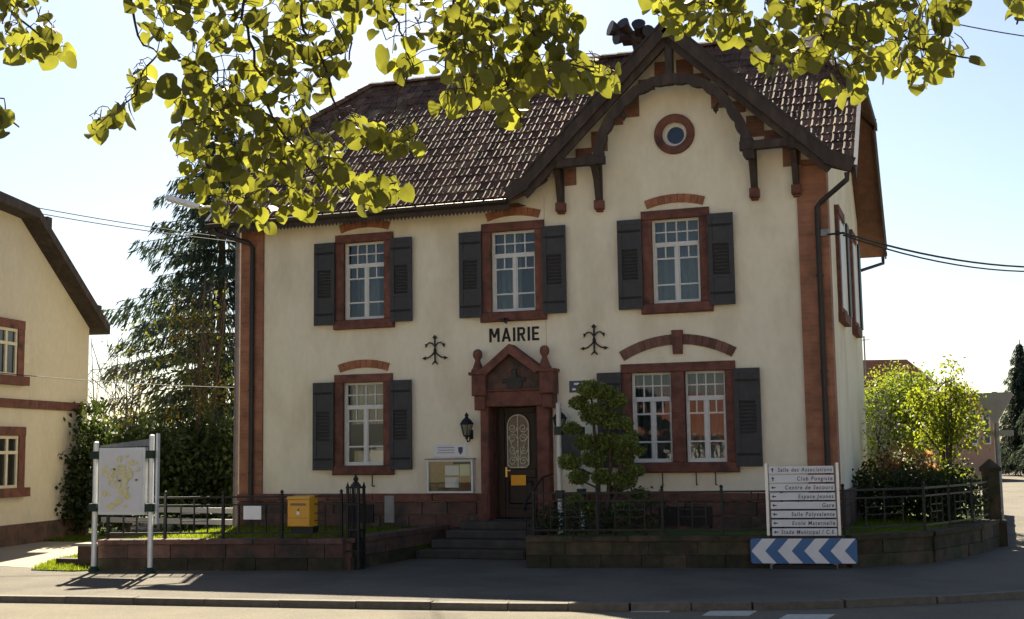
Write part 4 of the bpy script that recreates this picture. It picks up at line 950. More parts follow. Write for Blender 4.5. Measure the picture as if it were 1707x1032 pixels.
# ------------------------------------------------------------------ roof things: sirens, antenna, chimney
sb = PY(1058, 92, 2.2); sb = Vector((sb.x, 2.2, mainz(2.2)))
def S_(u, v): q = PY(u, v, 2.2); return Vector((q.x, 2.2, q.z))
t = thing('roof_siren', S_(1064, 96), 'dark multi-horn warning siren on the roof beside the gable', 'siren')
MB().tube([S_(1068, 112), S_(1062, 80), S_(1058, 62)], [.07, .09, .1], 8).build('mast', 'zinc', t)
MB().tube([S_(1040, 64), S_(1085, 62)], [.17, .15], 10).build('body', 'zinc', t)
for (a, b_, r0_, r1_) in (((1048, 60), (1024, 55), .09, .17), ((1052, 66), (1034, 71), .08, .15), ((1052, 58), (1044, 47), .09, .15), ((1068, 60), (1071, 48), .09, .15), ((1076, 64), (1088, 60), .08, .14)):
    A = S_(*a) + Vector((0, -.1, 0)); B = S_(*b_) + Vector((0, -.35, 0)); MB().tube([A, A.lerp(B, .5), B], [r0_, (r0_ + r1_) * .42, r1_], 12).build('horn', 'zinc', t, True)
ac2 = PY(677, 120, RY); t = thing('roof_antenna', (ac2.x, RY, RZ), 'thin television antenna rising from the roof ridge', 'antenna')
zt = PY(677, 28, RY).z; MB().tube([(ac2.x, RY, RZ), (ac2.x, RY, zt + .8)], .018, 6).build('mast', 'galv', t)
for k in range(5): MB().tube([(ac2.x - .5, RY, zt - .45 + .18 * k), (ac2.x + .35, RY, zt - .45 + .18 * k + .03)], .01, 5).build('element', 'galv', t)
ch_ = PY(1362, 40, 4.4); t = thing('chimney', (ch_.x, 4.4, 9), 'pale plastered chimney rising behind the roof ridge', 'chimney')
MB().box(ch_.x - .28, ch_.x + .28, 4.1, 4.7, 9.0, 11.9).build('stack', 'plaster2', t); MB().box(ch_.x - .34, ch_.x + .34, 4.04, 4.76, 11.9, 12.0).build('cap', 'concrete', t)
# curtains and things behind the glass
def curtain(x0, x1, z0, z1, y, m, label, folds=9, amp=.03):
    vs = []; n = folds * 4
    for i in range(n + 1):
        x = x0 + (x1 - x0) * i / n; yy = y + amp * math.sin(i / n * folds * 2 * math.pi)
        vs += [(x, yy, z0), (x, yy, z1)]
    o = MB().add(vs, [(2 * i, 2 * i + 2, 2 * i + 3, 2 * i + 1) for i in range(n)]).build('curtain', m, smooth=True)
    return tag(o, label, 'curtain')
q = wins[3]; curtain(q['x0'] + .1, q['x1'] - .1, q['z0'], q['z1'], .42, 'curtain', 'grey sheer curtain behind the upper window under the round window')
q = wins[0]; curtain(q['x0'] + .1, q['x0'] + .62, q['z0'], q['z1'], .75, 'curtain', 'grey curtain behind the upper left window, left half', 4)
q = wins[2]; curtain(q['x0'] + .1, q['x0'] + .60, q['z0'], q['z1'], .6, 'curtain', 'pale curtain behind the window above the door', 4)
q = wins[1]; curtain(q['x0'] + .22, q['x1'] - .1, q['z0'] + 1.02, q['z1'], .32, 'cream_cloth', 'cream gathered curtain across the top of the lower left window', 6, .02)
o = MB().box(q['x0'] + .24, q['x1'] - .12, .36, .7, q['z0'] + .1, q['z0'] + .48).build('filing_box', 'cream'); tag(o, 'pale box standing behind the lower left window', 'box')
curtain(DX0 + .1, DX1, LB, LT, .75, 'curtain', 'grey sheer curtain in the left half of the wide lower window', 6); curtain(DX2 - .03, DX3 - .1, LB, LT, .62, 'curtain', 'grey sheer curtain in the right half of the wide lower window', 6)
# ------------------------------------------------------------------ neighbour house at far left
NV = ray(1230, 775); NV.z = 0; NV.normalize()           # direction its wall recedes
NC = G(141, 893); nd_ = -NV; nn_ = Vector((-NV.y, NV.x, 0)); nn_ = nn_ if nn_.dot(CAM - NC) > 0 else -nn_
def nsr(u, v): q = ON(u, v, NC + nn_ * .45, nn_); return (q - NC).dot(nd_), q.z
def NP(u, v, off=0): return ON(u, v, NC + nn_ * off, nn_)
def ns(u, v): q = NP(u, v); return (q - NC).dot(nd_), q.z
def N3(s, z, off=0): q = NC + nd_ * s + nn_ * off; return Vector((q.x, q.y, z))
NH = thing('neighbour_house', (NC.x, NC.y, GZ), 'cream house with brown window frames at the left edge', 'house')
ze = ns(141, 548)[1]; sk, zk = ns(58, 372); ztop = zk + .3; sm = sk + 3.4; S2 = sm * 2
def nbox(name, s0, s1, z0, z1, o0, o1, m, parent=NH):
    c = (N3(s0, z0, o0) + N3(s1, z1, o1)) / 2
    return MB().obox(c, nd_, nn_, Vector((0, 0, 1)), abs(s1 - s0) / 2, abs(o1 - o0) / 2, abs(z1 - z0) / 2).build(name, m, parent)
prof = [(0, GZ), (0, ze + .1), (sk, zk), (sm, ztop), (S2 - sk, zk), (S2, ze + .1), (S2, GZ)]
n = len(prof); vs = [N3(s, z, 0) for s, z in prof] + [N3(s, z, -9) for s, z in prof]
MB().add(vs, [tuple(range(n)), tuple(range(n, 2 * n))[::-1]] + [(i, (i + 1) % n, n + (i + 1) % n, n + i) for i in range(n)]).build('wall', 'plaster2', NH)
es, ez = nsr(184, 543); sk2, zk2 = nsr(66, 347)
s3, z3 = nsr(0, 318); sl3 = (z3 - zk2) / (s3 - sk2); rp_ = [(es, ez), (sk2, zk2), (sm, zk2 + (sm - sk2) * sl3), (S2 - sk2, zk2), (S2 - es, ez)]
for (a, b_) in zip(rp_[:-1], rp_[1:]):
    a3, b3 = N3(a[0], a[1], .45), N3(b_[0], b_[1], .45); a4, b4 = N3(a[0], a[1], -9.4), N3(b_[0], b_[1], -9.4); dz = Vector((0, 0, -.22))
    MB().add([a3, b3, b4, a4, a3 + dz, b3 + dz, b4 + dz, a4 + dz], [(0, 1, 2, 3), (7, 6, 5, 4), (0, 4, 5, 1), (1, 5, 6, 2), (2, 6, 7, 3), (3, 7, 4, 0)]).build('roof', 'timber', NH)
for (u, v) in ((55, 372), (140, 518)):
    s, z = ns(u, v); nbox('purlin_end', s - .1, s + .1, z - .12, z + .12, 0, .42, 'timber')
s0, z0 = ns(141, 681); nbox('string_course', .0, S2, z0 - .08, z0 + .12, -.02, .06, 'sand')
nbox('plinth', -.05, S2, GZ, ns(100, 866)[1], -.02, .08, 'sandd')
def nwin(u1, vt, vb, uo):
    s1, zt = ns(u1, vt); zb = ns(u1, vb)[1]; so = ns(uo, vt)[0]; s_w = 1.35
    w_ = nbox('window', s1, s1 + s_w, zt - .2, zt, 0, .09, 'sand'); nbox('sill', s1 - .12, s1 + s_w + .12, zb - .1, zb + .1, .0, .16, 'sand', NH)
    nbox('jamb', s1, s1 + .25, zb + .1, zt - .2, 0, .08, 'sand'); nbox('jamb', s1 + s_w - .25, s1 + s_w, zb + .1, zt - .2, 0, .08, 'sand')
    zz0, zz1 = zb + .1, zt - .2; a, b_ = s1 + .25, s1 + s_w - .25
    nbox('pane', a, b_, zz0, zz1, .004, .012, 'doorglass')
    for (p_, q_) in ((a, a + .07), (b_ - .07, b_), ((a + b_) / 2 - .04, (a + b_) / 2 + .04)): nbox('window_frame', p_, q_, zz0, zz1, .013, .05, 'cream')
    for z in (zz0 + .03, zz1 - .03, zz0 + (zz1 - zz0) * .68): nbox('window_frame', a, b_, z - .035, z + .035, .014, .054, 'cream')
nwin(37, 536, 636, 37); nwin(38, 712, 820, 38)
s, z = ns(43, 590); nbox('wall_vent', s - .1, s + .14, z - .22, z + .22, .003, .02, 'cream')
# ------------------------------------------------------------------ vegetation
M['spruce'] = mat('spruce_needles', (.030, .046, .036), .8, .3, 3, island=.35, transl=(.05, .07, .035, .3))
M['hedge'] = mat('dark_hedge_leaf', (.022, .036, .010), .6, .3, 3, island=.4, transl=(.06, .09, .012, .35))
M['bud'] = mat('orange_young_leaf', (.16, .11, .02), .6, .2, 3, island=.35, transl=(.38, .25, .02, .5))
M['olive'] = mat('olive_young_leaf', (.06, .07, .014), .6, .2, 3, island=.4, transl=(.15, .16, .02, .45))
M['fresh'] = mat('fresh_green_leaf', (.07, .115, .012), .55, .2, 3, island=.35, transl=(.17, .22, .02, .5))
M['bright'] = mat('bright_green_leaf', (.10, .14, .012), .55, .2, 3, island=.35, transl=(.26, .29, .02, .5))
M['blossom'] = mat('white_blossom', (.45, .42, .36), .7, .2, 3, island=.3, transl=(.5, .46, .36, .45))
M['redleaf'] = mat('red_young_leaf', (.17, .06, .03), .6, .2, 3, island=.35, transl=(.45, .22, .08, .5))
M['yew'] = mat('yew_needles', (.14, .175, .04), .6, .25, 4, island=.45, transl=(.2, .24, .04, .3))
M['grass'] = mat('grass_blade', (.07, .105, .010), .6, .2, 3, island=.35, transl=(.20, .25, .012, .5))
def leafquad(b, p, size, rnd, droop=0.0):
    d = Vector((rnd.gauss(0, 1), rnd.gauss(0, 1), rnd.gauss(0, 1) - droop)).normalized(); s = d.cross(Vector((rnd.gauss(0, 1), rnd.gauss(0, 1), rnd.gauss(0, 1)))).normalized()
    b.add([p - d * size * .5, p + s * size * .33, p + d * size * .6, p - s * size * .33], [(0, 1, 2, 3)])
def tree(name, label, base, h, lobes, m, n, size, seed, trunk_r=.08, cat='tree', group=None, stems=1, trunk_top=.7, m2=None, frac2=0, hollow=.5, limbs=10):
    """lobes: (dx,dy,z,rx,ry,rz) ellipsoids relative to base"""
    rnd = random.Random(seed); t = thing(name, base, label, cat, group); base = Vector(base)
    tr = MB()
    for k in range(stems):
        a = rnd.uniform(0, 6.28); off = Vector((math.cos(a), math.sin(a), 0)) * (.12 * k); ln = Vector((math.cos(a), math.sin(a), 0)) * rnd.uniform(0, .12) * h * (1 if stems > 1 else .3)
        top = base + off + ln + Vector((0, 0, h * trunk_top)); pts = [base + off - Vector((0, 0, .05))]
        for i in range(1, 6): pts.append((base + off).lerp(top, i / 5) + Vector((rnd.gauss(0, .02), rnd.gauss(0, .02), 0)) * h * .3)
        tr.tube(pts, [trunk_r * (1 - .8 * i / 5) for i in range(6)], 7)
        for j in range(limbs):
            f = rnd.uniform(.35, .98); p0 = pts[min(4, int(f * 5))].lerp(pts[min(5, int(f * 5) + 1)], f * 5 % 1)
            L = rnd.choice(lobes); u = Vector((rnd.gauss(0, 1), rnd.gauss(0, 1), rnd.gauss(0, 1))).normalized()
            tgt = base + Vector((L[0] + u.x * L[3] * .8, L[1] + u.y * L[4] * .8, L[2] + u.z * L[5] * .8)); mid = p0.lerp(tgt, .5) + Vector((0, 0, -.04 * h * rnd.random()))
            tr.tube([p0, mid, tgt], [trunk_r * .35, trunk_r * .22, trunk_r * .06], 5)
    tr.build('trunk', 'bark', t)
    vol = [l[3] * l[4] * l[5] for l in lobes]; tot = sum(vol); b = MB(); b2 = MB()
    # clumps give light and dark groups
    for L, v in zip(lobes, vol):
        nc = max(3, int(n * v / tot / 14)); per = max(1, int(n * v / tot / nc))
        for c in range(nc):
            u = Vector((rnd.gauss(0, 1), rnd.gauss(0, 1), rnd.gauss(0, 1))).normalized() * (hollow + (1 - hollow) * rnd.random() ** .7) * rnd.uniform(.85, 1.12)
            cpos = base + Vector((L[0] + u.x * L[3], L[1] + u.y * L[4], L[2] + u.z * L[5])); cr = .16 * (v ** (1 / 3)) + size
            tgt = b2 if rnd.random() < frac2 else b
            for k in range(per):
                leafquad(tgt, cpos + Vector((rnd.gauss(0, cr * .6), rnd.gauss(0, cr * .6), rnd.gauss(0, cr * .5))), size * rnd.uniform(.6, 1.3), rnd, .5)
    tag(b.build('crown', m, t), kind='stuff')
    if frac2: tag(b2.build('crown_tips', m2, t), kind='stuff')
    return t
def spruce(label, base, h, r, seed, m='spruce'):
    rnd = random.Random(seed); base = Vector(base); t = thing('spruce_tree', base, label, 'tree', None)
    MB().tube([base, base + Vector((0, 0, h * .5)), base + Vector((0, 0, h))], [.22, .13, .02], 8).build('trunk', 'bark', t)
    b = MB(); br = MB(); z = h * .08
    while z < h * .99:
        f = 1 - z / h; rad = r * (f ** .8) * rnd.uniform(.8, 1.1); nb = 8 if f > .2 else 5; a0 = rnd.uniform(0, 6.28)
        for k in range(nb):
            a = a0 + 2 * math.pi * k / nb + rnd.uniform(-.3, .3); L = rad * rnd.uniform(.7, 1.15); dr = Vector((math.cos(a), math.sin(a), 0)); pts = []
            for i in range(6): q = i / 5; pts.append(base + Vector((0, 0, z)) + dr * L * q + Vector((0, 0, L * (.10 * q - .45 * q * q + .22 * q ** 3))))
            br.tube(pts, [.03 * (1 - .8 * i / 5) for i in range(6)], 4, False)
            n = int(18 + L * 62); sd = Vector((-dr.y, dr.x, 0))
            for i in range(n):
                q = rnd.uniform(.12, 1.0); i0 = min(4, int(q * 5)); p = pts[i0].lerp(pts[i0 + 1], q * 5 - i0)
                wd = .28 * L * (1 - q * .75); s = rnd.uniform(-1, 1); e = p + sd * s * wd + Vector((0, 0, -rnd.uniform(.0, .35)))
                d = (sd * s * .7 + dr * .5 + Vector((0, 0, -rnd.uniform(.2, 1.3)))).normalized(); sz = rnd.uniform(.18, .42); w_ = d.cross(Vector((rnd.gauss(0, 1), rnd.gauss(0, 1), rnd.gauss(0, 1)))).normalized() * sz * .085
                b.add([e - d * sz * .4, e + w_, e + d * sz * .7, e - w_], [(0, 1, 2, 3)])
        z += h * .032 * (1.0 + f * .3)
    tag(br.build('branches', 'bark', t), kind='stuff'); tag(b.build('crown', m, t), kind='stuff')
    return t
# --- left background
def BG(u, d): q = AT(u, 780, d); return Vector((q.x, q.y, GZ))
spruce('tall dark spruce behind the left corner of the town hall', BG(366, 40), 14.5, 5.6, 11)
tree('young_tree', 'thin many-stemmed tree with orange young leaves in front of the spruce', BG(318, 33), 6.9, [(-.2, 0, 4.6, 1.7, 1.5, 1.5), (-.5, 0, 3.2, 2.0, 1.4, 1.2), (.5, .2, 4.0, 1.2, 1.0, 1.4), (0, 0, 5.6, 1.2, 1.0, .8)], 'olive', 1700, .11, 21, .055, stems=5, trunk_top=.95, m2='bud', frac2=.16, hollow=.2, limbs=12)
tree('bare_shrub', 'almost leafless twiggy shrub beside the cream neighbour house', BG(188, 34), 6.4, [(0, 0, 3.8, 1.5, 1.2, 2.0)], 'olive', 120, .08, 22, .035, stems=5, trunk_top=.8, hollow=.2, limbs=16, cat='shrub')
tree('hedge_shrub', 'broad dark evergreen shrub behind the map board', BG(215, 31.5), 2.6, [(0, 0, 1.5, 1.2, .9, 1.45), (-.9, .3, 1.2, .9, .9, 1.2), (.8, .3, 1.4, .8, .9, 1.3)], 'hedge', 6500, .14, 23, .06, cat='shrub', hollow=.2)
tree('hedge_shrub', 'dark evergreen shrub in the middle of the left garden', BG(305, 33), 2.7, [(0, 0, 1.5, 1.1, .9, 1.5), (.5, .5, 1.9, .8, .8, .9)], 'hedge', 5200, .14, 28, .06, cat='shrub', hollow=.2)
tree('hedge_shrub', 'dark evergreen shrub next to the left corner of the town hall', BG(376, 32), 2.8, [(0, 0, 1.5, 1.0, .9, 1.5), (.3, .5, 2.0, .8, .8, .9), (-.4, 0, 1.0, .9, .8, 1.0)], 'hedge', 5200, .14, 24, .06, cat='shrub', hollow=.2)
tree('climbing_shrub', 'dark leafy shrub against the corner of the cream neighbour house', BG(146, 30.4), 3.6, [(0, 0, 2.3, .55, .6, 1.0), (.1, 0, 1.2, .75, .8, 1.2), (-.4, -.3, .8, .6, .6, .85)], 'hedge', 4200, .12, 25, .06, cat='shrub', hollow=.2)
tree('background_tree', 'low green trees far behind the left garden', BG(290, 56), 5.0, [(0, 0, 2.6, 3.5, 2, 2.0), (3, 1, 2.2, 2.6, 2, 1.8), (-3, 0, 2.2, 2.6, 2, 1.8)], 'olive', 3000, .22, 26, .12, hollow=.3)
tag(MB().bar((-19.2, 1.9, .35), (-15, 1.2, .35), .04, .12).build('garden_rail', 'alu'), 'pale garden rail behind the left iron fence', 'rail')
tag(MB().bar((-19.2, 1.9, .1), (-15, 1.2, .1), .04, .12).build('garden_rail', 'alu'), 'lower pale garden rail behind the left iron fence', 'rail')
# --- right garden
def at_y(u, v, y): return PY(u, v, y)
p = PY(1500, 860, 9); tree('garden_tree', 'dense light green tree beside the right wall of the town hall', (p.x, 9, .05), 3.7, [(0, 0, 2.1, 1.15, 1.1, 1.3), (-.5, -.2, 1.8, .8, .8, 1.1), (.4, .1, 2.6, .8, .8, .75)], 'fresh', 16000, .075, 31, .07, hollow=.3, m2='bright', frac2=.3)
p = PY(1588, 840, 6.2); tree('young_tree', 'bright yellow-green young tree near the right fence corner', (p.x, 6.2, .05), 3.3, [(0, 0, 2.0, .8, .8, .9), (.1, 0, 2.7, .4, .45, .65), (-.45, 0, 2.3, .5, .4, .45)], 'bright', 3600, .085, 32, .05, stems=3, trunk_top=.9, hollow=.2, limbs=9)
p = PY(1474, 850, 5.5); tree('blossom_shrub', 'white flowering shrub close to the right wall of the town hall', (p.x, 5.5, .05), 2.7, [(0, 0, 1.9, .45, .5, .85), (.15, 0, 1.2, .5, .5, .6)], 'fresh', 1800, .06, 33, .04, cat='shrub', m2='blossom', frac2=.7, hollow=.35)
p = PY(1510, 850, 4.2); tree('red_shrub', 'shrub with reddish young leaves behind the right fence', (p.x, 4.2, .08), 1.7, [(0, 0, 1.05, .62, .6, .5), (-.5, .1, .95, .5, .5, .4), (.45, 0, .8, .5, .5, .4)], 'hedge', 2200, .075, 34, .04, cat='shrub', m2='redleaf', frac2=.65, hollow=.5)
p = PY(1590, 850, 3.4); tree('round_shrub', 'rounded shrub with bright leaf tips at the right fence corner', (p.x - .05, 3.4, .08), 1.3, [(0, 0, .75, .55, .55, .42), (-.3, .1, .5, .5, .5, .4)], 'hedge', 1300, .08, 35, .04, cat='shrub', m2='bright', frac2=.35, hollow=.55)
for k, (u, yy) in enumerate(((1465, 3.0), (1530, 3.0), (1590, 2.6))):
    p = PY(u, 860, yy); tree('hedge_shrub', ('dark low hedge plant beside the right corner of the town hall', 'dark low hedge plant below the red-leaved shrub', 'dark low hedge plant below the rounded shrub')[k], (p.x, yy, .08), 1.0, [(0, 0, .5, .58, .45, .52)], 'hedge', 1900, .09, 36 + k, .04, cat='shrub', hollow=.35)
# --- cloud-pruned tree in front of the right windows
cy = -1.35; cb_ = PY(1008, 878, cy); cb_ = Vector((cb_.x, cy, .1))
t = thing('cloud_tree', cb_, 'cloud-pruned evergreen with round foliage pads in front of the wide window', 'tree')
rnd = random.Random(5)
pads = [(985, 650, 30), (1010, 655, 26), (1028, 668, 24), (965, 672, 22), (992, 690, 34), (1022, 700, 30), (953, 714, 20), (1040, 705, 20), (975, 737, 26), (1015, 738, 32), (1045, 738, 26), (1052, 725, 16), (950, 770, 26), (990, 765, 28), (1040, 765, 24), (1066, 752, 15), (965, 795, 24), (1004, 795, 24), (1040, 800, 28), (1060, 785, 20), (1025, 818, 18), (1065, 825, 20), (960, 835, 22), (985, 850, 22), (1040, 850, 26)]
tr = MB(); stems = []
for (u0, v0, u1, v1) in ((1000, 880, 985, 655), (1010, 880, 1012, 660), (1014, 880, 1040, 690)):
    a = PY(u0, v0, cy); b_ = PY(u1, v1, cy); a.z = .05; mid = a.lerp(b_, .5) + Vector((rnd.uniform(-.08, .08), rnd.uniform(-.1, .1), 0)); tr.tube([a, mid, b_], [.05, .04, .015], 7); stems.append((a, mid, b_))
for (u, v, r) in pads:
    c = PY(u, v, cy + rnd.uniform(-.25, .25)); R_ = r * .0112 * .70
    s = min(((st_[0].lerp(st_[1], k / 6) if k < 6 else st_[1].lerp(st_[2], (k - 6) / 6)) for st_ in stems for k in range(12)), key=lambda q: (q - c + Vector((0, 0, .18))).length)
    tr.tube([s, s.lerp(c, .6) + Vector((0, 0, -.03)), c - Vector((0, 0, R_ * .3))], [.018, .014, .008], 5)
    b = MB()
    for k in range(int(1150 * (r / 25) ** 2)):
        u_ = Vector((rnd.gauss(0, 1), rnd.gauss(0, 1), rnd.gauss(0, 1))).normalized() * rnd.random() ** .33 * rnd.uniform(.85, 1.15)
        leafquad(b, c + Vector((u_.x * R_ * 1.05, u_.y * R_ * 1.05, u_.z * R_ * .72)), rnd.uniform(.03, .06), rnd)
    tag(b.build('foliage_pad', 'yew', t), kind='stuff')
tr.build('trunk', 'bark', t)
for k, (u, v, yy, rx, rz) in enumerate(((915, 885, -1.9, .3, .28), (960, 880, -1.9, .38, .3), (1030, 880, -1.9, .42, .3), (1075, 870, -1.7, .35, .42))):
    p = PY(u, v, yy); tree('low_shrub', ('low dark shrub at the white post of the display board', 'low dark shrub left of the cloud-pruned tree trunk', 'low dark shrub right of the cloud-pruned tree trunk', 'dark shrub below the wide lower window')[k], (p.x, yy, .1), .6, [(0, 0, rz, rx, .3, rz)], 'hedge', 420, .06, 50 + k, .03, cat='shrub', hollow=.3, limbs=4)
# --- grass blades (stuff)
def grass(name, label, poly, z, n, h, seed):
    rnd = random.Random(seed); xs = [q[0] for q in poly]; ys = [q[1] for q in poly]; b = MB(); c = 0
    while c < n:
        x, y = rnd.uniform(min(xs), max(xs)), rnd.uniform(min(ys), max(ys)); c += 1
        if not inpoly(x, y, poly): continue
        hh = h * rnd.uniform(.5, 1.3); a = rnd.uniform(0, 6.28); w_ = .008 + .006 * rnd.random(); lx, ly = rnd.gauss(0, .35) * hh, rnd.gauss(0, .35) * hh
        b.add([(x - w_ * math.cos(a), y - w_ * math.sin(a), z), (x + w_ * math.cos(a), y + w_ * math.sin(a), z), (x + lx, y + ly, z + hh)], [(0, 1, 2)])
    tag(b.build(name, 'grass'), label, 'grass', kind='stuff')
gl = [G(u, v) for u, v in ((52, 951), (85, 938), (120, 930), (150, 925), (168, 940), (172, 951), (120, 953))]; gl = [(q.x, q.y) for q in gl]
struct(MB().slab(gl, GZ, GZ + .02), 'grass_verge', 'lawn')
grass('grass', 'bright sunlit tuft of grass beside the map board', gl, GZ + .015, 9000, .07, 61)
grass('grass', 'short lawn behind the right iron fence', [(-2.1, -1.7), (-.9, -.6), (-.15, 1.2), (.2, 2.9), (-2.1, 5)], .1, 12000, .06, 62)
grass('grass', 'short lawn behind the left iron fence', [(-13.9, -4.5), (-9.95, -3.7), (-9.8, -.2), (-14.1, -.2)], .1, 9000, .06, 63)
gs_ = [(-9.50, -1.6), (sx0 - .03, -1.55), (sx0 - .03, -.15), (-9.50, -.15)]
struct(MB().slab([(-9.52, -1.72), (sx0 - .01, -1.66), (sx0 - .01, -.12), (-9.52, -.12)], GZ, -.2), 'verge_kerb', 'step')
struct(MB().slab(gs_, -.2, -.19), 'grass_verge', 'lawn'); grass('grass', 'small patch of grass left of the entrance steps', gs_, -.19, 1500, .06, 64)
ll = [G(u, v) for u, v in ((-30, 893), (-30, 902), (95, 903.5), (150, 902), (150, 893))]; grass('grass', 'strip of lawn below the neighbour house', [(q.x, q.y) for q in ll], GZ + .008, 5000, .08, 65)
# ------------------------------------------------------------------ far things at the right
def house(name, label, u0, u1, vb, vt, vr, D, m, rm, depth=8, wins_=()):
    a = AT(u0, vb, D); b_ = AT(u1, vb, D); z0 = GZ; zt = AT(u0, vt, D).z; zr = AT((u0 + u1) / 2, vr, D).z
    t = thing(name, (a.x, a.y, z0), label, 'house'); ax_ = (b_ - a); ax_.z = 0; L = ax_.length; ax_.normalize(); nb = Vector((-ax_.y, ax_.x, 0)); a.z = 0
    c = a + ax_ * L / 2 + nb * depth / 2
    MB().obox((c.x, c.y, (z0 + zt) / 2), ax_, nb, Vector((0, 0, 1)), L / 2, depth / 2, (zt - z0) / 2).build('wall', m, t)
    o = .3; A = a - ax_ * o - nb * o; B = a + ax_ * (L + o) - nb * o; Cc = B + nb * (depth + 2 * o); Dd = A + nb * (depth + 2 * o); r0 = A + nb * (depth / 2 + o); r1 = B + nb * (depth / 2 + o)
    def zz(p, z): return (p.x, p.y, z)
    MB().add([zz(A, zt - .1), zz(B, zt - .1), zz(Cc, zt - .1), zz(Dd, zt - .1), zz(r0, zr), zz(r1, zr)], [(0, 1, 5, 4), (2, 3, 4, 5), (0, 4, 3), (1, 2, 5), (0, 3, 2, 1)]).build('roof', rm, t)
    for (f0, f1, za, zb_) in wins_:
        p = a + ax_ * (L * (f0 + f1) / 2) - nb * .02
        w_ = MB().obox((p.x, p.y, (za + zb_) / 2), ax_, nb, Vector((0, 0, 1)), L * (f1 - f0) / 2, .03, (zb_ - za) / 2).build('window', 'white', t)
        p = p - nb * .04; MB().obox((p.x, p.y, (za + zb_) / 2), ax_, nb, Vector((0, 0, 1)), L * (f1 - f0) / 2 - .08, .01, (zb_ - za) / 2 - .08).build('pane', 'doorglass', w_)
    return t
M['orangeroof'] = mat('orange_tiles', (.22, .075, .035), .8, .2, 3)
M['redroof'] = mat('far_red_tiles', (.034, .018, .016), .95, .2, 2, spec=0.0); M['pinkwall'] = mat('pink_plaster', (.36, .22, .16), .9, .1, 1)
house('far_house', 'house with dark red roof behind the light green garden tree', 1400, 1556, 790, 640, 588, 48, 'plaster2', 'redroof', 7, ((.72, .82, .6, 2.0), (.86, .95, .6, 2.0), (.6, .68, .6, 2.0)))
house('far_house', 'pink house with red roof far down the street', 1560, 1668, 793, 668, 650, 66, 'pinkwall', 'redroof', 8, ((.55, .68, 1.5, 3.2), (.76, .88, 1.5, 3.2)))
house('far_house', 'low distant house under the dark conifer at the right edge', 1660, 1790, 790, 752, 738, 92, 'pinkwall', 'redroof', 8)
def opposite(label, xc, w_, h_, hr, y, d_, m):
    t = thing('opposite_house', (xc, y, GZ), label, 'house')
    MB().box(xc - w_ / 2, xc + w_ / 2, y - d_, y, GZ, h_).build('wall', m, t)
    o = .4; MB().add([(xc - w_ / 2 - o, y + o, h_ - .2), (xc + w_ / 2 + o, y + o, h_ - .2), (xc + w_ / 2 + o, y - d_ - o, h_ - .2), (xc - w_ / 2 - o, y - d_ - o, h_ - .2), (xc - w_ / 2 - o, y - d_ / 2, hr), (xc + w_ / 2 + o, y - d_ / 2, hr)], [(0, 1, 5, 4), (2, 3, 4, 5), (0, 4, 3), (1, 2, 5), (0, 3, 2, 1)]).build('roof', 'orangeroof', t)
    for k in range(4):
        for z in (1.0, 3.7):
            if z + 1.6 > h_ and z > 1: continue
            if h_ < 3: z = .4
            x = xc + w_ * (k - 1.5) / 4; wn = MB().box(x - .55, x + .55, y, y + .05, z - .05, z + 1.55).build('window', 'white', t); MB().box(x - .48, x + .48, y + .05, y + .06, z, z + 1.5).build('pane', 'doorglass', wn)
opposite('cream house with orange roof across the street, seen only in reflections', -2, 12, 6.2, 10.5, -34, 9, 'plaster2')
opposite('white house with orange roof across the street, right of the cream one', 12, 11, 5.8, 10, -35, 9, 'white')
opposite('low house with orange roof across the street, left of the cream one', -15, 11, 2.2, 4.1, -33, 9, 'white')
p = AT(1712, 785, 74); spruce('dark conifer far down the street at the right edge', (p.x, p.y, GZ), 8.0, 2.6, 71)
p = AT(1760, 785, 70); spruce('dark conifer just outside the right edge', (p.x, p.y, GZ), 8.6, 2.8, 72)
p = AT(1440, 560, 46); t = thing('aerial', (p.x, p.y, p.z - 1.6), 'small aerial on the far red roof beside the right wall', 'antenna')
MB().tube([(p.x, p.y, p.z - 1.7), (p.x, p.y, p.z)], .03, 5).build('mast', 'galv', t); MB().tube([(p.x - .2, p.y, p.z - .15), (p.x + .2, p.y, p.z - .15)], .02, 5).build('element', 'galv', t)
# ------------------------------------------------------------------ wires and the street lamp at left
def wire(label, a, b, sag, r=.012):
    a = Vector(a); b = Vector(b); pts = [a.lerp(b, k / 14) + Vector((0, 0, -sag * 4 * (k / 14) * (1 - k / 14))) for k in range(15)]
    tag(MB().tube(pts, r, 5).build('overhead_cable', 'black'), label, 'cable')
up_ = AT(1800, 780, 27); t = thing('utility_pole', (up_.x, up_.y, GZ), 'utility pole beyond the right edge carrying the cables', 'pole')
zt_ = AT(1800, 40, 27).z; MB().tube([(up_.x, up_.y, GZ), (up_.x, up_.y, zt_ + .3)], [.13, .08], 10).build('shaft', 'bark', t, True)
MB().bar((up_.x - .5, up_.y, zt_), (up_.x + .5, up_.y, zt_), .09, .09).build('crossarm', 'bark', t)
e1 = AT(1800, 444, 27)
wire('cable running right from the town hall corner bracket', CB, e1, .22, .02); wire('lower cable running right from the town hall corner bracket', CB - Vector((0, 0, .04)), e1 - Vector((0, 0, .06)), .27, .016)
wire('thin cable in the sky at the upper right', (ch_.x, 4.4, 11.6), (up_.x, up_.y, zt_), .15, .014)
zl_ = AT(405, 408, 28.5).z; zl2 = AT(405, 648, 29).z
wire('upper overhead cable crossing from the neighbour house towards the spruce', AT(-60, 322, 30), (XL, 2.0, zl_), .1, .012); wire('lower overhead cable crossing from the neighbour house towards the spruce', AT(-60, 331, 30), (XL, 2.0, zl_ - .05), .12, .012)
wire('cable drooping in front of the neighbour house', AT(-40, 618, 26), (XL, 3.0, zl2), .1, .008)
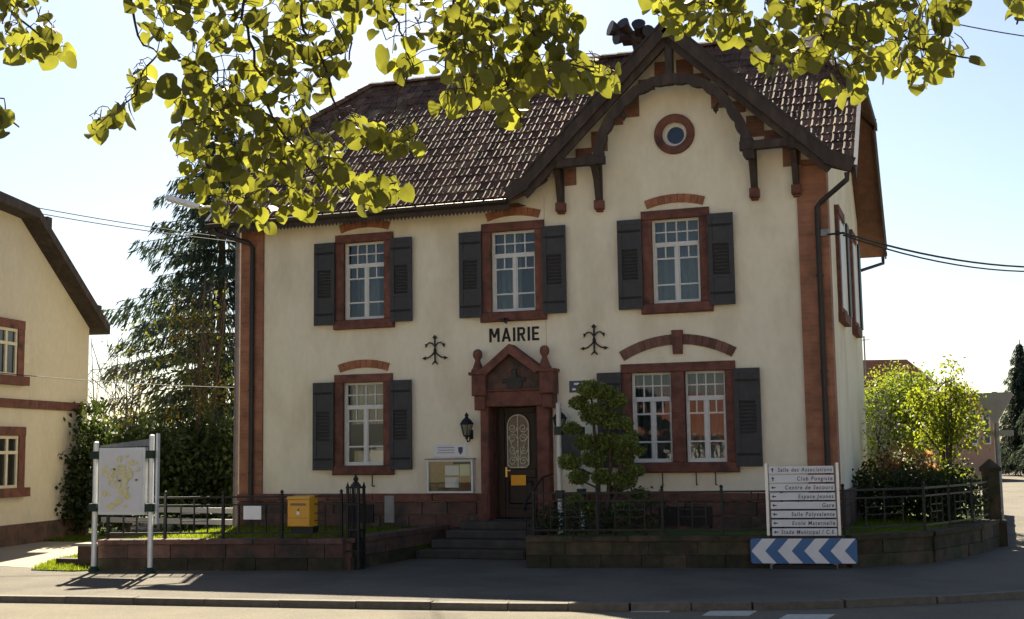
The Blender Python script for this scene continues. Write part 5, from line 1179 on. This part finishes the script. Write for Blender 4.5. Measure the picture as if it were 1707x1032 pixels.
p = AT(278, 329, 27.5); q = AT(352, 350, 27.5); t = thing('street_lamp', (q.x, q.y, GZ), 'street lamp with long flat head rising behind the hanging leaves', 'street lamp')
MB().bar(p, p.lerp(q, .75), .24, .09).build('lamp_head', 'alu', t); MB().bar(p - Vector((0, 0, .055)), p.lerp(q, .6) - Vector((0, 0, .055)), .2, .03).build('lamp_glass', 'cream', t)
pb = q + Vector((.7, 0, -.5)); MB().tube([p.lerp(q, .7), q, pb, (pb.x, pb.y, GZ)], [.04, .05, .06, .08], 8).build('pole', 'galv', t, True)
# ------------------------------------------------------------------ the linden tree whose branches hang into view
M['linden'] = mat('linden_leaf', (.052, .060, .014), .5, .15, 20, island=.4, spec=.4, transl=(.225, .225, .024, .48))
def leafmesh(curl, fold, seed):
    rnd = random.Random(seed); n = 5
    half = [(0, 0), (.24, -.12), (.47, -.02), (.58, .24), (.54, .52), (.38, .77), (.17, .93), (0, 1.04)]
    vs = []; 
    for (x, y) in half: vs.append((0, y if x else y, 0))
    vs = []; mid = [(0, y, curl * (y - .4) ** 2 * -1) for y in (0, .05, .15, .3, .5, .72, .92, 1.04)]
    L = [(-x, y, abs(x) * fold - curl * (y - .4) ** 2 + rnd.uniform(-.03, .03)) for x, y in half]; Rr = [(x, y, abs(x) * fold - curl * (y - .4) ** 2 + rnd.uniform(-.03, .03)) for x, y in half]
    vs = mid + L[1:-1] + Rr[1:-1]; fs = []
    l0, r0 = 8, 14
    fs.append((0, 1, l0)); fs.append((0, r0, 1))
    for k in range(5):
        fs.append((l0 + k, k + 1, k + 2, l0 + k + 1)); fs.append((k + 1, r0 + k, r0 + k + 1, k + 2))
    fs.append((l0 + 5, 6, 7)); fs.append((6, r0 + 5, 7))
    return vs, fs
LV = [leafmesh(c, f, 80 + i) for i, (c, f) in enumerate(((.25, .12), (.5, -.15), (-.3, .25), (.1, .3), (.6, .1)))]
LM = []
for v, f in LV:
    b = MB().add(v, f); b.sm = True; LM.append(b.mesh('leaf', 'linden'))
rnd = random.Random(17)
fwd = Vector((FW.x, FW.y, 0)).normalized(); rgt = Vector((RT.x, RT.y, 0)).normalized()
tb = CAM - fwd * 1.9 + rgt * .9; tb.z = GZ
LT_ = thing('linden_tree', tb, 'linden tree whose leafy branches hang into the top of the view', 'tree')
trunk_top = tb + Vector((.1, .1, 6.3)); MB().tube([tb - Vector((0, 0, .05)), tb + Vector((.03, 0, 1.2)), tb + Vector((.0, .06, 3.2)), trunk_top], [.26, .19, .16, .07], 12).build('trunk', 'bark', LT_, True)
# (pixel polyline, depth) of the visible boughs
B_ = [
 ([(420, -330), (330, -120), (285, 0), (310, 50), (345, 100), (352, 150), (368, 215), (370, 262), (395, 300), (425, 350)], 5.3),
 ([(285, -120), (215, -30), (222, 20), (240, 75), (262, 88)], 5.2),
 ([(350, 105), (300, 100), (262, 92), (240, 118), (225, 160), (190, 185), (158, 212)], 5.15),
 ([(420, -330), (420, -80), (405, 30), (425, 85), (440, 150), (455, 200), (500, 260), (540, 300), (590, 315), (660, 305)], 5.1),
 ([(560, -300), (510, -60), (500, 30), (540, 110), (560, 180), (600, 225), (650, 225), (700, 240)], 5.0),
 ([(600, -160), (592, 0), (583, 60), (582, 100)], 5.2),
 ([(760, -260), (690, -60), (650, 10), (672, 60), (690, 110), (665, 150)], 5.4),
 ([(760, -260), (760, -60), (755, 20), (780, 80), (840, 130), (860, 175), (868, 205)], 5.0),
 ([(760, -260), (830, -80), (850, 0), (890, 60), (940, 105), (985, 120), (1018, 125)], 4.9),
 ([(760, 30), (745, 80), (740, 130), (745, 175)], 5.1),
 ([(1330, -260), (1240, -80), (1180, 0), (1120, 15), (1090, 20)], 5.3),
 ([(1330, -260), (1330, -60), (1350, 20), (1370, 60), (1395, 110), (1410, 145)], 4.9),
 ([(1330, -260), (1440, -60), (1470, 30), (1530, 80), (1580, 90), (1622, 98)], 5.0),
 ([(1180, 0), (1220, 40), (1240, 65), (1290, 90)], 5.2),
 ([(-60, -200), (-10, -40), (20, 20), (60, 60), (95, 85)], 5.1),
 ([(-60, 140), (-20, 175), (10, 195), (32, 212)], 4.2),
 ([(1760, -120), (1730, -30), (1700, 15), (1695, 40)], 4.6)]
regions = [   # pixel polygons of leaf mass, leaves, depth
 ([(0, -30), (60, -20), (85, 20), (108, 55), (112, 92), (88, 104), (62, 82), (28, 96), (0, 90)], 34, 5.1),
 ([(-30, 160), (25, 190), (40, 212), (20, 222), (-30, 215)], 4, 4.2),
 ([(205, -30), (262, -30), (300, 40), (290, 95), (252, 92), (225, 20)], 14, 5.2),
 ([(150, 200), (190, 180), (225, 160), (215, 115), (245, 105), (250, 145), (205, 200), (160, 226)], 20, 5.15),
 ([(270, -40), (565, -40), (565, 80), (555, 150), (500, 180), (430, 190), (350, 180), (300, 130), (330, 80), (290, 30)], 150, 5.2),
 ([(290, 130), (360, 130), (430, 180), (500, 190), (540, 215), (580, 225), (600, 265), (590, 330), (540, 355), (480, 345), (450, 385), (400, 380), (345, 350), (310, 300), (285, 255)], 165, 5.15),
 ([(540, 195), (600, 190), (650, 215), (690, 205), (715, 242), (690, 252), (645, 242), (590, 235)], 26, 5.0),
 ([(580, 290), (640, 290), (682, 296), (670, 318), (600, 345)], 16, 5.0),
 ([(560, -40), (640, -40), (650, 30), (620, 70), (600, 100), (560, 120)], 18, 5.2),
 ([(640, -40), (760, -40), (760, 60), (740, 110), (690, 135), (640, 130), (640, 60)], 34, 5.3),
 ([(740, -40), (930, -40), (962, 40), (958, 85), (1025, 112), (1028, 138), (985, 152), (930, 150), (882, 162), (868, 214), (838, 198), (800, 172), (745, 192), (722, 176), (752, 140), (745, 60)], 205, 5.0),
 ([(1082, -40), (1200, -40), (1240, 20), (1230, 62), (1165, 58), (1110, 42), (1085, 20)], 52, 5.2),
 ([(1200, -40), (1640, -40), (1585, 30), (1570, 60), (1628, 88), (1625, 106), (1590, 100), (1562, 132), (1532, 140), (1480, 118), (1448, 150), (1390, 158), (1372, 112), (1290, 116), (1236, 78), (1240, 20)], 190, 4.95),
 ([(1672, -30), (1730, -30), (1730, 50), (1700, 50), (1684, 20)], 7, 4.6),
 # beyond the top of the picture
 ([(-200, -330), (1900, -330), (1900, -30), (-200, -30)], 620, 5.2)]
nodes = []; tw = MB()
for pts, dep in B_:
    P3 = [AT(u, v, dep + rnd.uniform(-.08, .08) + .1 * math.sin(i)) for i, (u, v) in enumerate(pts)]
    dense = []
    for a, b_ in zip(P3[:-1], P3[1:]):
        n = max(2, int((b_ - a).length / .05))
        for k in range(n): dense.append(a.lerp(b_, k / n) + Vector((rnd.gauss(0, .004),) * 3))
    dense.append(P3[-1]); nn = len(dense)
    tw.tube(dense, [(.0075 if pts[0][1] < -50 else .004) * (1 - .8 * k / nn) + .0015 for k in range(nn)], 5); nodes += [q for q in dense[nn // 8:]]
# boughs from the trunk to the top ends of the visible branches
for (u, v, d) in ((420, -330, 5.2), (285, -120, 5.2), (560, -300, 5.0), (600, -160, 5.2), (760, -260, 5.0), (1330, -260, 5.1), (-60, -200, 5.1), (-60, 140, 4.2), (1760, -120, 4.6)):
    e = AT(u, v, d); s0 = tb + Vector((0, 0, rnd.uniform(3.6, 4.6))); m1 = s0.lerp(e, .45) + Vector((0, 0, .75)); m2 = s0.lerp(e, .8) + Vector((0, 0, .35))
    tw.tube([s0, s0.lerp(m1, .5) + Vector((0, 0, .15)), m1, m2, e], [.06, .05, .035, .022, .013], 7)
leaves = []
for poly, n, dep in regions:
    xs = [q[0] for q in poly]; ys = [q[1] for q in poly]; c = 0; tries = 0; pts = []
    n = int(n * 1.55)
    while c < n and tries < 60000:
        tries += 1; u, v = rnd.uniform(min(xs), max(xs)), rnd.uniform(min(ys), max(ys))
        if not inpoly(u, v, poly): continue
        if any((u - a) ** 2 + (v - b_) ** 2 < 7 ** 2 for a, b_ in pts[-160:]): continue
        pts.append((u, v)); c += 1
        leaves.append((AT(u, v, dep + rnd.gauss(0, .22)), v > -20))
# sort by distance to the boughs and grow twigs
def nearest(p): return min(nodes, key=lambda q: (q - p).length_squared)
leaves = [(p, vis, (nearest(p) - p).length) for p, vis in leaves]; leaves.sort(key=lambda q: q[2])
mats = []
for p, vis, d in leaves:
    a = p + Vector((rnd.gauss(0, .008), rnd.gauss(0, .008), .035)); s = nearest(a)
    if (a - s).length > .03:
        mid = s.lerp(a, .5) + Vector((0, 0, .012)); tw.tube([s, mid, a], [.0024, .0020, .0015], 4, False)
    nodes.append(a); nodes.append(s.lerp(a, .5))
    sz = rnd.uniform(.042, .074) * (1.25 if rnd.random() < .12 else 1)
    # leaf hangs: tip direction mostly down and outwards, normal random but biased to horizontal
    tip = Vector((rnd.gauss(0, .55), rnd.gauss(0, .55), -rnd.uniform(.35, 1.1))).normalized()
    nrm = Vector((rnd.gauss(0, .8), rnd.gauss(0, .8) - .35, rnd.gauss(.35, .5))); nrm = (nrm - tip * nrm.dot(tip)).normalized(); x = tip.cross(nrm)
    mw = Matrix.Translation(p) @ Matrix((x, tip, nrm)).transposed().to_4x4() @ Matrix.Diagonal((sz * rnd.uniform(.9, 1.1), sz, sz, 1))
    mats.append((vis, mw, sz, rnd.randrange(5)))
tag(tw.build('branches', 'twig', LT_), kind='stuff')
order = sorted(range(len(mats)), key=lambda i: (-int(mats[i][0]), -mats[i][2]))
for i in order[:298]: inst('leaf', LM[mats[i][3]], LT_, mats[i][1])
b = MB()
for i in order[298:]:
    v, f = LV[mats[i][3]]; b.add([mats[i][1] @ Vector(q) for q in v], f)
# the rest of the crown above and behind the camera
for k in range(2600):
    u = Vector((rnd.gauss(0, 1), rnd.gauss(0, 1), rnd.gauss(0, 1))).normalized() * rnd.random() ** .4
    p = tb + Vector((u.x * 3.6, u.y * 3.6, 6.3 + u.z * 2.2)) - fwd * .8
    tip = Vector((rnd.gauss(0, .6), rnd.gauss(0, .6), -1)).normalized(); nrm = Vector((rnd.gauss(0, 1), rnd.gauss(0, 1), .5)); nrm = (nrm - tip * nrm.dot(tip)).normalized()
    mw = Matrix.Translation(p) @ Matrix((tip.cross(nrm), tip, nrm)).transposed().to_4x4() @ Matrix.Scale(rnd.uniform(.08, .13), 4); v, f = LV[k % 5]; b.add([mw @ Vector(q) for q in v], f)
tag(b.build('foliage', 'linden', LT_, True), kind='stuff')
